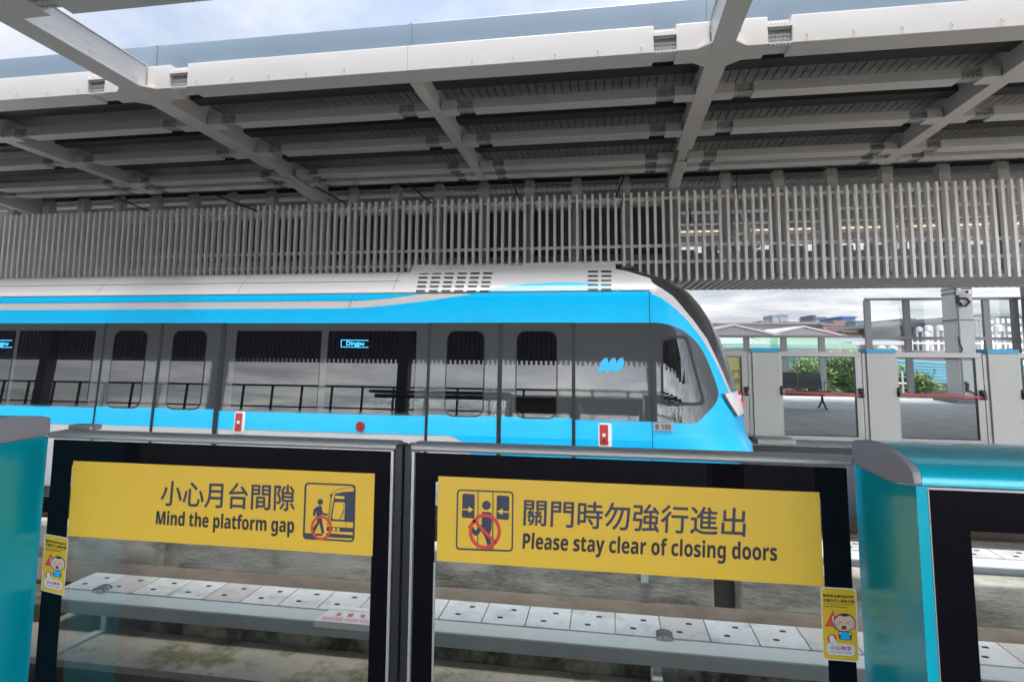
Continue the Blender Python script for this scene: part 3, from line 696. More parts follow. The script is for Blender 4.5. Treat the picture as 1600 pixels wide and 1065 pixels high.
# emergency handles, lamp, number plate, logo, display
for px, py in ((375, 659), (945, 679)):
    x, z = surf(px, py)
    o = decal('emergency_handle', [(rr(x-.062, x+.068, z-.115, z+.115, .025), 'white')], .012, train)
    decal('red_cover', [(rr(x-.05, x+.032, z-.095, z+.098, .008), 'red')], .016, o)
    mb = MB(); yy = ysurf(x, z)-.017; mb.use('white').disc((x-.008, yy, z), (0, -1, 0), .018, .004, 14); mb.use('rubber').disc((x-.008, yy, z-.045), (0, -1, 0), .012, .003, 10)
    mb.build('push_knob', None, o)
x, z = surf(563.5, 666)
mb = MB(); yy = ysurf(x, z)-.003; mb.use('red').disc((x, yy, z), (0, -1, 0), .052, .012, 24); mb.use('rubber').disc((x, yy-.0122, z), (0, -1, 0), .026, .003, 20); mb.use('red').disc((x, yy-.0155, z), (0, -1, 0), .020, .002, 20)
mb.build('round_release', None, train)
x0, z1 = surf(1021, 659.5); x1, z0 = surf(1051.5, 672.5)
pl = decal('number_plate', [([(x0, z1), (x1, z1), (x1, z0), (x0, z0)], 'plate')], .012, train)
mb = MB(); mb.use('ink'); add_text(mb, mathbold('B 105'), lambda u, v, off=0.: (lambda X, Z: (X, ysurf(X, Z)-.0165-off, Z))(x0+(x1-x0)*(.10+.80*u), z0+(z1-z0)*(.20+.60*v)))
mb.build('lettering', None, pl)
def leafshape(cx, a0, wid):   # one blade of the three-blade mark, crop-5 pixels
    L0 = dense([(cx-14, 692), (cx-6, 672), (cx+2, 650), (cx+14, 630), (cx+30, 624)], 4)
    R0 = dense([(cx+30, 624), (cx+36, 640), (cx+32, 662), (cx+18, 680), (cx-14, 692)], 4)
    return L0+R0[1:-1]
decal('line_logo', [(spx(*c5(*leafshape(1194+k*35, 0, 0))), 'cyan') for k in range(3)], .009, train)
dsp = lambda px0, px1: None
mb = MB(); mb.use('led')
for px0 in (533.5, -22):
    A = (px0, 530.5); Bx = px0+43
    for pts in (((px0, 530.5), (Bx, 531.3), (Bx, 532.3), (px0, 531.5)), ((px0, 541.3), (Bx, 542), (Bx, 543), (px0, 542.3)), ((px0, 531), (px0+1, 531), (px0+1, 542), (px0, 542))):
        mb.add([(a, ysurf(a, b)-.0145, b) for a, b in spx(*pts)], [(0, 1, 2, 3)])
    ta, tb = surf(px0+9, 532.8); tc_, td = surf(px0+36, 541.4)
    add_text(mb, 'Dingpu', lambda u, v, off=0.: (lambda X, Z: (X, ysurf(X, Z)-.0145-off, Z))(ta+(tc_-ta)*u, td+(tb-td)*v), .015, .0001)
mb.build('destination_display', None, train)
# lamps on the nose corners
for far in (False, True):
    t0 = theta(*surf(1130, 614)); t1 = theta(*surf(1149, 641)); rows = []; rows2 = []
    for k in range(9):
        z = -.455-.235*k/8; a = t0+(t1-t0)*(k/8)**1.2; rows.append([body_pt(a+(1.42-a)*j/14, z, far, .012) for j in range(15)]); rows2.append([body_pt(a-.045+(.055)*j/3, z, far, .014) for j in range(4)])
    hl = MB().grid(rows).build('tail_lamp', 'white', train, smooth=True)
    MB().grid(rows2).build('lamp_rim', 'screen_dark', hl, smooth=True)
    mb = MB()
    for zz_, aa in ((-.525, 1.16), (-.525, 1.27), (-.60, 1.21), (-.60, 1.32)):
        p = Vector(body_pt(aa, zz_, far, .012)); n = Vector((sin(aa), -cos(aa) if not far else cos(aa), 0)); mb.tube([p, p+n*.006], .024, 14)
    mb.build('red_lens', 'lamp_red', hl)
MB().tube([(1.35, YC, -1.5), (1.75, YC, -1.5)], .12, 14).box(1.2, 1.62, YC-.5, YC+.5, -1.32, -1.14).build('coupler', 'under', train)
# bogies
for bx in (-1.6, -14):
    bg_ = MB(); bg_.box(bx-1.4, bx+1.4, YC-.95, YC-.80, -2.0, -1.76).box(bx-1.4, bx+1.4, YC+.8, YC+.95, -2.0, -1.76)
    bo = bg_.build('bogie', 'under', train)
    for wx in (-1.0, 1.0):
        for s in (-1, 1):
            MB().tube([(bx+wx, YC+s*.66, TB+.19+.36), (bx+wx, YC+s*.78, TB+.19+.36)], .355, 24).build('wheel', 'under', bo)

# ================================================================ canopies
TILT = -.0157
def zr(y, off=0.): return 2.75+TILT*(y-9.6)+off
GX = [(-11.35, .24, 1), (-8.2, .17, 0), (-5.15, .25, 1), (-2.0, .13, 0), (1.1, .21, 1), (4.13, .17, 0), (7.3, .22, 1), (10.4, .17, 0)]
can = thing('far_canopy', (0, 9.6, FF), 'steel canopy roof over the far platform and train, with bolted beams and ribbed deck', 'canopy')
# deck: ribbed sheet, ribs across the beams
dk = MB(); x = -14.; 
for k in range(270):
    a = -14+k*.1
    dk.slant(a+.007, a+.093, 5.62, 15.9, zr(5.62, .275), zr(5.62, .30), zr(15.9, .275), zr(15.9, .30))
dk.build('roof_deck', 'deck', can)
MB().slant(-14, 13, 5.60, 15.92, zr(5.6, .303), zr(5.6, .33), zr(15.92, .303), zr(15.92, .33)).build('roof_skin', 'purlin', can)
fs = MB()
for k in range(9):
    a = -14+k*3.0; fs.box(a+.002, a+2.998, 5.56, 5.60, 3.07, 3.375)
fs.build('gutter_fascia', 'fascia', can, bevel=.008)
fs = MB()
for k in range(9):
    a = -14+k*3.0; fs.box(a-.015, a+.015, 5.552, 5.559, 3.075, 3.37)
fs.build('fascia_joint', 'fascia', can)
for y0 in (6.16, 7.24, 8.32, 9.35, 10.2, 11.5, 12.7, 14):
    MB().slant(-14, 13, y0, y0+.20, zr(y0, .20), zr(y0, .272), zr(y0+.2, .20), zr(y0+.2, .272)).build('purlin', 'purlin', can)
girders = {}
for gx, w, main in GX:
    g = MB(); y0 = 3.6 if main else 5.752; zt = .30
    ye = 8.25 if main else 9.3
    yb = 5.76
    g.slant(gx-w/2, gx+w/2, y0, ye, zr(y0), zr(y0, .022), zr(ye), zr(ye, .022))            # bottom flange
    g.slant(gx-w/2+.012, gx+w/2-.012, y0+.001, ye-.001, zr(y0, .0225), zr(y0, .272), zr(ye, .0225), zr(ye, .272))
    if main:
        g.slant(gx-w/2-.004, gx+w/2+.004, y0, 5.47, zr(y0, .2725), zr(y0, .285), zr(5.47, .2725), zr(5.47, .285))
        g.slant(gx-.06, gx+.06, 8.251, 9.9, zr(8.25, .01), zr(8.25, .27), zr(9.9, -.16), zr(9.9, .27))
        g.slant(gx-.085, gx+.085, 8.6, 9.9, zr(8.6, -.075), zr(8.6, -.06), zr(9.9, -.176), zr(9.9, -.161))
    go = g.build('main_girder' if main else 'secondary_girder', 'steel', can, bevel=.004); girders[gx] = go
    if main: MB().box(gx-.13, gx+.13, 9.93, 10.2, FF, zr(10)).build('column', 'steel_dark', can, bevel=.006)
def bolts(mb, xs, y, zs, ax, r=.015, h=.014):
    for x in xs:
        for z in zs: mb.tube([(x, y, z), (x+ax[0]*h, y+ax[1]*h, z+ax[2]*h)], r, 6)
def beamline(y0, y1, h, off, gw, big=False, lower=0.):
    for i in range(len(GX)-1):
        (xa, wa, ma), (xb, wb, mb_) = GX[i], GX[i+1]
        oa = off+(.06 if ma else 0); ob = off+(.06 if mb_ else 0)
        zb0, zb1 = zr(y0, -lower), zr(y1, -lower)
        b = MB()
        def seg(x0, x1):
            b.slant(x0, x1, y0, y1, zb0, zb0+h, zb1, zb1+h)
        sp = []
        lo, hi = xa+wa/2+.0015, xb-wb/2-.0015
        if ma or not big: seg(lo, xa+oa-gw/2); lo = xa+oa+gw/2; sp.append(xa+oa)
        if mb_ or not big: seg(xb-ob+gw/2, hi); hi = xb-ob-gw/2; sp.append(xb-ob)
        if big and not ma: lo = xa+.0008
        if big and not mb_: hi = xb-.0008
        seg(lo, hi)
        bo = b.build('cross_beam', 'steel', can, bevel=.005)
        for xc in sp:
            s = MB(); g2 = gw/2+.004; yc0 = y0+(.06 if big else .075)
            s.use('steel' if big else 'steel_dark').box(xc-g2, xc+g2, yc0, y1-.03, zb0+.02, zb0+h*(.96 if big else .62))  # smaller splices: darker core colour deepens the recess shade
            s.box(xc-g2, xc+g2, y0+.002, y0+.034, zb0+.003, zb0+.016)
            if not big: s.box(xc-g2, xc+g2, y0+.006, yc0-.001, zb0+h*.86, zb0+h*.94)
            n = 6 if big else 4; xs = [xc+gw*(k-(n-1)/2)/(n+.4) for k in range(n)]
            if big:
                s.box(xc-g2, xc+g2, y0-.012, yc0, zb0+h*.60, zb0+h*.68)
                s.box(xc-g2, xc+g2, yc0-.014, yc0, zb0+h*.16, zb0+h*.42)
                s.use('bolt'); bolts(s, xs, yc0, [zb0+h*.86], (0, -1, 0), .017, .018); bolts(s, xs, yc0-.014, [zb0+h*.23, zb0+h*.36], (0, -1, 0), .015, .014)
                bolts(s, xs, y0+.02, [zb0+h*.60], (0, 0, -1), .015, .014); bolts(s, xs, y0+.016, [zb0+.003], (0, 0, -1), .014, .012)
            else:
                s.use('bolt'); bolts(s, xs, yc0, [zb0+h*.30, zb0+h*.52], (0, -1, 0), .013, .016); bolts(s, xs, y0+.016, [zb0+.003], (0, 0, -1), .013, .012)
            s.build('splice', None, bo)
        if big:       # hooks for cables, welded gussets at the girders
            nh = 5
            for k in range(nh):
                hk = MB(); x = xa+oa+gw/2+.12+(xb-xa-oa-ob-gw-.24)*k/(nh-1); z = zb0+.045
                hk.tube([(x, y0, z+.03), (x, y0-.03, z+.025), (x+.004, y0-.035, z), (x+.004, y0-.02, z-.012), (x+.004, y0-.008, z-.004)], .0035, 5)
                hk.build('cable_hook', 'bolt', bo)
            for xg, w, s_ in ((xa, wa, 1), (xb, wb, -1)):
                tri = [(xg+s_*w/2, y0-.10), (xg+s_*(w/2+.12), y0+.0), (xg+s_*(w/2+.12), y1), (xg+s_*w/2, y1+.10)]
                if ma if s_ > 0 else mb_:
                    MB().prism([(x, y, zr(y)+.002) for x, y in tri], [(x, y, zr(y)+.02) for x, y in tri]).build('gusset', 'steel', bo)
beamline(5.48, 5.75, .27, .46, .21, True)
beamline(6.48, 6.66, .12, .36, .20)
beamline(7.54, 7.75, .12, .36, .20)
beamline(8.64, 8.85, .115, .36, .18)
beamline(9.02, 9.20, .10, .34, .16, lower=.012)
for y0 in (10.75, 11.9, 13.0, 14.1, 15.2):
    MB().slant(-14, 13, y0, y0+.2, zr(y0, -.0), zr(y0, .19), zr(y0+.2, -.0), zr(y0+.2, .19)).build('cross_beam', 'white' if y0 < 12 else 'steel', can, bevel=.005)  # first two beams coloured paler, standing in for light on their undersides
MB().slant(-14, 13, 15.7, 15.92, zr(15.7, .09), zr(15.7, .30), zr(15.92, .09), zr(15.92, .30)).build('eave_beam', 'steel', can)
MB().slant(-14, 13, 15.3, 16.8, 3.34, 3.40, 3.32, 3.38).build('roof_deck', 'deck', can)  # added raised strip of roof, keeps daylight off the far floor
# girder hooks
for gx in (-5.15, 1.1):
    for y in (4.3, 4.75, 5.3):
        for s in (-1, 1):
            hk = MB(); x = gx+s*.112; z = zr(y, .07); hk.tube([(x, y, z), (x+s*.025, y, z+.004), (x+s*.028, y+.03, z), (x+s*.02, y+.055, z), (x+s*.01, y+.055, z+.008)], .0035, 5)
            hk.build('cable_hook', 'bolt', girders[gx])
# trusses deep under the far part of the roof
for gx in (2.6, 6.2):
    tr = MB(); 
    for y0, y1 in ((11.6, 13.4), (13.4, 15.2)):
        tr.tube([(gx, y0, 2.70), (gx+.4, (y0+y1)/2, 2.05), (gx, y1, 2.66)], .045, 8)
    tr.tube([(gx+.4, 12.2, 2.05), (gx+.4, 14.4, 2.03)], .06, 8); tr.build('truss', 'steel', can)

# the canopy over the near platform (its edge shows at the top left, the rest in reflections)
nc = thing('near_canopy', (0, 0, FL), 'canopy over the near platform whose beam edge crosses the top left corner', 'canopy')
b = MB()
for i in range(len(GX)-1):
    (xa, wa, ma), (xb, wb, mb_) = GX[i], GX[i+1]
    z = zr(4); b.box(xa+wa/2+.0015, xa+.40, 3.83, 4.10, z+.003, z+.27) if ma else b.box(xa-.2, xa+.40, 3.83, 4.10, z+.003, z+.27)
    b.box(xa+.62, xb-.62, 3.83, 4.10, z, z+.27)
    b.box(xb-.40, xb-wb/2-.0015, 3.83, 4.10, z+.003, z+.27) if mb_ else b.box(xb-.4, xb-.2, 3.83, 4.10, z+.003, z+.27)
    for xc in (xa+.51, xb-.51):
        b.box(xc-.114, xc+.114, 3.88, 4.04, z+.03, z+.25)
        for k in range(5):
            for q_ in (3.92, 4.0): b.tube([(xc-.08+.04*k, q_, z+.03), (xc-.08+.04*k, q_, z+.012)], .014, 6)
b.build('edge_beam', 'steel', nc, bevel=.005)
MB().box(-34, 6, -4.8, 3.98, 3.12, 3.17).build('roof_deck', 'deck', nc)
MB().box(-34, 6, 3.985, 4.02, 3.12, 3.38).build('gutter_fascia', 'fascia', nc)
nb = MB()
for y0 in (2.7, 1.6, .5, -1.0, -2.2, -4): nb.box(-34, 6, y0, y0+.2, 2.85, 3.03)
nb.build('cross_beam', 'steel', nc)
for gx, w, main in GX:
    if main: MB().box(gx-w/2, gx+w/2, -4.7, 3.59, 2.80, 3.10).build('main_girder', 'steel', nc)
for gx_ in (-28, -22, -16, -10.5, -5.2, 1.1):
    MB().box(gx_-.14, gx_+.14, -2.9, -2.6, FL, 3.0).build('column', 'steel_dark', nc)
nsl = thing('slat_screen', (0, -3.2, FL), 'slatted screen hanging behind the near platform, seen reflected in the train', 'slat screen')
s = MB(); x = -32
while x < 8: s.box(x, x+.055, -3.25, -3.15, .72, 2.4); x += .127
s.build('slats', 'slat', nsl); MB().box(-32, 8, -3.36, -3.32, .84, 2.6).build('reflection_board', 'board', nsl)  # board added out of view to darken the slats' reflection in the train
nr = thing('glass_railing', (0, -6.2, FL), 'dark framed glass railing behind the near platform, seen reflected in the train', 'railing')
s = MB(); s.box(-34, 10, -6.25, -6.17, .26, .32).box(-34, 10, -6.25, -6.17, FL, FL+.25).box(-34, 10, -6.24, -6.18, -.42, -.37)
x = -33
while x < 9: s.box(x-.03, x+.03, -6.24, -6.18, FL+.25, .26); x += 1.05
s.build('frame', 'mullion', nr); MB().box(-34, 10, -6.214, -6.208, FL+.25, .26).build('glass_pane', 'pane', nr)

# ================================================================ slat screen above the far doors
YSL = 9.60
sl = thing('slat_screen', (0, YSL, .9), 'grey vertical slat screen above the train that turns under into a soffit', 'slat screen')
PX = [1.95+.812*k for k in range(-21, 8)]
P0 = 1.309-.127*126
for k in range(len(PX)-1):
    pm = MB()
    n0 = math.ceil((PX[k]-P0)/.127); n1 = math.ceil((PX[k+1]-P0)/.127)
    for j in range(n0, n1):
        x = P0+.127*j
        pm.box(x-.021, x+.021, YSL, YSL+.08, 1.075, 2.545)
        pm.box(x-.021, x+.021, YSL+.0815, 11.30, 1.075, 1.135)
    pm.build('slat_panel', 'slat', sl)
for z in (2.455, 1.662, 1.398): MB().box(-15.1, 7.9, 9.682, 9.72, z-.024, z+.024).build('rail', 'slat', sl)
MB().box(-15.1, 7.9, 9.72, 9.75, 1.14, 1.19).box(-15.1, 7.9, 10.5, 10.55, 1.14, 1.2).box(-15.1, 7.9, 11.2, 11.26, 1.14, 1.2).build('soffit_rail', 'steel_dark', sl)
post = None
for x in PX:
    if post is None:
        m_ = MB(); m_.box(x-.08, x+.08, 9.76, 9.93, 1.2, 2.86); m_.box(x-.02, x+.02, 9.80, 9.90, 2.86, zr(9.85, .2)); m_.prism([(x-.08, 9.80, 2.861), (x+.08, 9.80, 2.861), (x+.015, 9.80, 2.92), (x-.015, 9.80, 2.92)], [(x-.08, 9.9, 2.861), (x+.08, 9.9, 2.861), (x+.015, 9.9, 2.92), (x-.015, 9.9, 2.92)])
        post = m_.build('hanger_post', 'steel_dark', sl, bevel=.006); x00 = x
    else:
        o = post.copy(); C.objects.link(o); o.parent = sl; o.location.x = x-x00
MB().box(-15.1, 7.9, 11.40, 11.5, 1.10, 1.80).box(-15.1, 7.9, 11.395, 11.399, 1.30, 1.34).build('rear_fascia', 'steel_dark', sl)
tag(MB().box(-15, 1.255, 10.02, 10.10, 1.585, 2.36).box(-15, 1.25, 10.0, 10.019, 2.36, 2.39).build('dark_panel', 'board', bevel=.004), 'long dark panel behind the slats above the train', 'panel')
MB().box(-15.1, 1.2, 11.41, 11.49, 1.801, 2.05).build('rear_fascia', 'steel_dark', sl)
x = 1.3
while x < 7.8:  # added blocks of random width that break the bright sky slit into dots
    w_ = random.uniform(.05, .5); MB().box(x, x+w_, 11.42, 11.48, 1.8005, 1.80+random.uniform(.04, .16)).build('bracket', 'steel_dark', sl); x += w_+random.uniform(.04, .22)
# wires and stays
wr = MB()
for px, py0, py1 in ((655, 262, 300), (805, 262, 330), (972, 255, 320), (1150, 250, 310)):
    a = at(px, py0, 9.3); wr.tube([(a.x, 9.3, 2.9), (a.x, 9.3, at(px, py1, 9.3).z)], .006, 6)
o = wr.build('hanging_wire', 'pipe', can)
for (ax, ay, bx_, by_) in ((637, 287, 675, 318), (797, 279, 812, 312), (975, 276, 962, 308), (160, 300, 232, 330), (330, 302, 402, 330), (490, 290, 540, 318)):
    a = at(ax, ay, 9.25); c_ = at(bx_, by_, 9.55)
    MB().tube([a, c_], .014, 6).build('stay_rod', 'pipe', can)
a = at(1072, 322, 9.9); MB().tube([at(1072, 318, 9.9), at(1078, 330, 9.9), at(1079, 345, 9.9), at(1075, 352, 9.9)], .012, 6).build('hanging_wire', 'pipe', can)
# tube lights under the far roof
for k in range(5):
    x = 1.3+k*1.75
    t = thing('tube_light', (x+.75, 13.62, 2.6), 'lit tube light under the far roof, number %s from the dark panel' % ('one', 'two', 'three', 'four', 'five')[k], 'tube light', 'tube lights under the far roof')
    t['label'] = ('lit tube light nearest the dark panel behind the slats', 'lit tube light second from the dark panel behind the slats', 'lit tube light in the middle of the row behind the slats', 'lit tube light fourth from the dark panel behind the slats', 'lit tube light farthest right behind the slats')[k]
    MB().box(x, x+1.5, 13.57, 13.67, 2.66, 2.73).build('housing', 'steel', t)
    MB().tube([(x+.03, 13.62, 2.64), (x+1.47, 13.62, 2.64)], .02, 8).build('tube', mat('tube_glow', (1, .9, .66), .4, emit=.13), t)

# ================================================================ far platform doors
XP = [-2.715+1.651*k for k in range(7)]
zt = -.008
proto = None; dproto = None
PL = {0: 'door pillar hidden mostly by the train, left end', 1: 'grey door pillar behind the train middle', 2: 'grey door pillar behind the train nose', 3: 'grey blue capped door pillar just right of the train nose', 4: 'grey blue capped door pillar between the two glass panels with red bars', 5: 'grey blue capped door pillar at the right edge of the photo', 6: 'grey blue capped door pillar beyond the right edge'}
for k, x in enumerate(XP):
    if proto is None:
        t = thing('door_pillar', (x, YF, FF), PL[k], 'door pillar', 'door pillars on the far platform')
        MB().box(x, x+.405, YF, YF+.26, FF+.004, zt-.052).build('body', 'pillar', t, bevel=.006)
        MB().box(x-.012, x+.407, YF-.012, YF+.262, zt-.050, zt+.012).build('cap', 'bluecap', t, bevel=.006)
        MB().box(x-.055, x-.003, YF+.03, YF+.20, FF+.004, zt-.06).build('side_channel', 'frame', t)
        sc = MB()
        for zz_ in (-.35, -1.05): sc.disc((x+.37, YF, zz_), (0, -1, 0), .006, .003, 8)
        sc.build('screw', 'gap', t); proto = t
    else:
        t = copy_tree(proto); t.location.x = x; t['label'] = PL[k]
    if k == len(XP)-1: break
    DLb = {0: 'glass emergency door behind the train, left end', 1: 'glass emergency door behind the train doors', 2: 'glass emergency door behind the train nose', 3: 'glass emergency door with red bar in front of the black bench', 4: 'glass emergency door with red bar in front of the grey column', 5: 'glass emergency door with red bar at the right edge'}
    if dproto is None:
        xa, xb = x+.41, x+1.651-.058
        t = thing('emergency_door', ((xa+xb)/2, YF, FF), DLb[k], 'emergency door', 'emergency doors on the far platform')
        f = MB(); yy0, yy1 = YF+.04, YF+.10
        f.box(xa, xb, yy0, yy1, zt-.115, zt-.04).box(xa, xb, yy0, yy1, FF+.01, FF+.075).box(xb-.095, xb, yy0, yy1, FF+.0755, zt-.1155).box(xa, xa+.035, yy0, yy1, FF+.0755, zt-.1155)
        f.build('frame', 'frame', t, bevel=.004)
        g = MB(); 
        for (a, b_, c_, d_) in ((xa+.0355, xb-.0955, zt-.125, zt-.1155), (xa+.0355, xb-.0955, FF+.0755, FF+.085), (xb-.105, xb-.0955, FF+.085, zt-.125)): g.box(a, b_, yy0+.006, yy1-.01, c_, d_)
        g.build('gasket', 'rubber', t)
        MB().box(xa+.0355, xb-.1055, YF+.066, YF+.074, FF+.0855, zt-.1255).build('glass_pane', 'pane', t)
        MB().tube([(xa+.03, YF+.0, -.665), (xb-.03, YF+.0, -.70)], .016, 10).tube([(xa+.03, YF+.0, -.70), (xa+.06, YF+.0, -.70)], .006, 6).build('push_bar', 'redbar', t)
        for hx, hz in ((xa+.012, -.65), (xb-.035, -.67)):
            mb = MB(); mb.use('rubber').box(hx-.028, hx+.028, YF-.012, YF+.039, hz-.065, hz+.075); mb.use('chrome').tube([(hx, YF-.02, hz+.04), (hx+.004, YF-.045, hz), (hx+.012, YF-.03, hz-.06)], .018, 10)
            mb.build('handle', None, t, bevel=.004)
        dproto = t
    else:
        t = copy_tree(dproto); t.location.x = (x+.41+x+1.651-.058)/2; t['label'] = DLb[k]
# step plate in front of the first visible pillar
a = at(1183, 690, 9.35); b_ = at(1240, 690, 9.35)
tag(MB().box(a.x-.02, b_.x, 9.22, 9.58, FF, FF+.07).build('step_box', 'frame', bevel=.006), 'low grey box on the platform edge at the foot of a pillar', 'step box')
# yellow notice on the door by the train nose (seen from its back)
X0 = at(1136, 560, YF+.09).x-.25; X1 = at(1156, 560, YF+.09).x; Z1 = at(1150, 559, YF+.09).z; Z0 = at(1150, 611, YF+.09).z
mb = MB(); mb.use(mat('notice_yellow', (.80, .64, .22), .5)).box(X0, X1, YF+.0755, YF+.077, Z0, Z1); mb.use('ink')
add_text(mb, '門', lambda u, v, off=0.: (X1-.02-(.10)*u, YF+.0745, Z0+.24+.09*v), 0); add_text(mb, '開', lambda u, v, off=0.: (X1-.02-(.10)*u, YF+.0745, Z0+.11+.09*v), 0)
o = mb.build('yellow_notice'); tag(o, 'yellow notice on the glass beside the train nose', 'notice')

# ---------------------------------------------------------------- bench
def bench(loc, seats, face, label):
    t = thing('bench', loc, label, 'bench', 'black waiting benches')
    x0, y0, z0 = loc; w = .52; s = face
    for k in range(seats):
        a = x0+(k-seats/2)*w+.015; b_ = a+w-.03
        pts = [(0, .40), (.40, .435), (.43, .425), (.43, .405), (.02, .37)]
        MB().prism([(a, y0+s*(u-.1), z0+v) for u, v in pts], [(b_, y0+s*(u-.1), z0+v) for u, v in pts]).build('seat', 'seat', t, bevel=.006)
        pts = [(-.02, .45), (.012, .45), (-.075, .82), (-.105, .82)]
        bk = MB().prism([(a, y0+s*(u-.1), z0+v) for u, v in pts], [(b_, y0+s*(u-.1), z0+v) for u, v in pts]).build('backrest', 'seat', t, bevel=.006)
        MB().tube([(a+.01, y0+s*(-.12), z0+.40), (a+.01, y0+s*(-.21), z0+.83), (b_-.01, y0+s*(-.21), z0+.83), (b_-.01, y0+s*(-.12), z0+.40)], .012, 8).build('back_frame', 'mullion', bk)
    L_ = seats*w/2
    MB().box(x0-L_, x0+L_, y0-.04, y0+.04, z0+.29, z0+.36).build('beam', 'seat', t, bevel=.006)
    for sx in (-1, 1):
        x = x0+sx*(L_-.06)
        MB().tube([(x, y0, z0+.30), (x, y0+.03, z0+.18), (x, y0+.22, z0+.02), (x, y0+.28, z0+.015)], .022, 8).tube([(x, y0, z0+.30), (x, y0-.03, z0+.18), (x, y0-.22, z0+.02), (x, y0-.28, z0+.015)], .022, 8).build('leg', 'gap', t, smooth=True)
        x = x0+sx*(L_+.03)
        MB().tube([(x, y0-s*.02, z0+.40), (x, y0-s*.10, z0+.60), (x, y0+s*.05, z0+.635), (x, y0+s*.24, z0+.60), (x, y0+s*.20, z0+.44)], .014, 8).build('armrest', 'frame', t, smooth=True)
bench((5.05-1.04, 14.9, FF), 4, -1, 'black four seat bench on the far platform behind the glass door')

# ================================================================ far railing, column, camera
def railing(x0, x1, xs, z1, zm, label, name):
    y = 18.7; t = thing(name, ((x0+x1)/2, y, FF), label, 'railing')
    MB().box(x0-.05, x1+.05, y-.05, y+.07, z1-.075, z1).build('top_rail', 'mullion', t, bevel=.005)
    if zm is not None: MB().box(x0, x1, y-.045, y+.065, zm-.09, zm).build('middle_rail', 'mullion', t, bevel=.005)
    MB().box(x0, x1, y-.07, y+.09, FF, FF+.10).build('skirt', 'mullion', t)
    for x in xs: MB().box(x-.085, x+.085, y-.04, y+.06, FF+.1005, z1-.0755).build('post', 'mullion', t, bevel=.004)
    MB().box(x0, x1, y+.012, y+.02, FF+.1, z1-.075).build('glass_pane', 'pane', t)
railing(-6, 7.40, [-5.4+1.065*k for k in range(12)], .40, None, 'low dark framed glass railing at the back of the far platform', 'glass_railing')
railing(7.62, 11.6, [7.62, 8.68, 9.75, 10.77, 11.5], 1.50, .36, 'tall dark framed glass screen around the grey column', 'glass_screen')
t = thing('green_glass_wall', (12.6, 18.0, FF), 'green tinted glass wall with dark mullions at the right edge', 'glass wall')
MB().box(11.62, 11.74, 17.9, 18.6, FF, 3.0).box(11.75, 14, 18.1, 18.2, .28, .40).box(11.75, 14, 18.1, 18.2, 1.22, 1.34).box(11.75, 14, 18.1, 18.2, 1.85, 1.97).box(13.3, 13.4, 18.1, 18.2, FF, 3).build('frame', 'mullion', t)
MB().box(11.75, 14, 18.14, 18.15, FF, 3.0).build('glass_pane', 'green_pane', t)
# steel column with its collars and conduit
X0c, X1c, Y0c = at(1494, 500, 17.2).x, at(1521, 500, 17.2).x, 17.2
t = thing('steel_column', ((X0c+X1c)/2, Y0c+.3, FF), 'thick grey steel column with collar bands inside the tall glass screen', 'column')
MB().box(X0c, X1c, Y0c, Y0c+.62, FF+.12, 2.75).build('shaft', mat('column_paint', (.42, .43, .44), .4, var=.05), t, bevel=.01)
MB().box(X0c-.25, X1c+.3, Y0c-.25, Y0c+.9, FF, FF+.115).build('base', 'coping', t, bevel=.01)
for z in (1.62, 1.50, .78, -.26): MB().box(X0c-.012, X1c+.012, Y0c-.012, Y0c+.632, z-.015, z+.015).build('collar', 'gap', t)
MB().tube([(X0c+.06, Y0c-.03, FF+.12), (X0c+.06, Y0c-.03, 2.7)], .022, 8).tube([(X1c+.03, Y0c+.1, FF+.12), (X1c+.03, Y0c+.1, 2.7)], .03, 8).build('conduit', 'steel_dark', t)
cx = lambda px, py: tuple(at(px, py, Y0c-.06))
MB().tube([cx(1497, 462), cx(1496, 472), cx(1500, 478), cx(1509, 478), cx(1515, 472), cx(1510, 466), cx(1500, 466), cx(1497, 470), cx(1503, 476)], .03, 8).tube([cx(1497, 526), cx(1499, 536), cx(1504, 545), cx(1502, 550)], .018, 8).tube([cx(1497, 449), cx(1498, 456), cx(1496, 466)], .03, 8).build('black_cable', 'pipe', t, smooth=True)
MB().tube([cx(1508, 597), cx(1512, 600), cx(1511, 612)], .04, 8).tube([cx(1511, 608), cx(1525, 616), cx(1534, 617)], .02, 8).build('hose', 'pipe', t)
c_ = thing('cctv_camera', at(1506, 457, Y0c-.3), 'white surveillance camera mounted high on the grey column', 'camera')
o3 = Vector(c_.location); mb = MB()
mb.box(o3.x-.11, o3.x+.12, o3.y-.18, o3.y+.16, o3.z-.06, o3.z+.06); mb.build('body', 'white', c_, bevel=.02)
MB().tube([(o3.x, o3.y+.1, o3.z+.05), (o3.x, o3.y+.28, o3.z+.14)], .03, 8).build('bracket', 'white', c_); MB().disc((o3.x-.03, o3.y-.181, o3.z), (0, -1, 0), .04, .01, 14).build('lens', 'rubber', c_)
# small white ladder frame behind the glass
a = at(1417, 596, 20.5)
mb = MB()
for dx in (-.12, .04): mb.tube([(a.x+dx, 20.5, -2.6), (a.x+dx, 20.5, at(1412, 579, 20.5).z)], .03, 8)
mb.tube([(a.x-.35, 20.5, at(1417, 599, 20.5).z), (a.x+.12, 20.5, at(1417, 599, 20.5).z)], .03, 8); mb.tube([(a.x+.04, 20.5, -1.5), (a.x+.12, 20.5, -2.6)], .03, 8)
tag(mb.build('white_pipe_frame', 'white'), 'white pipe frame standing behind the glass among the green trees', 'pipe frame')

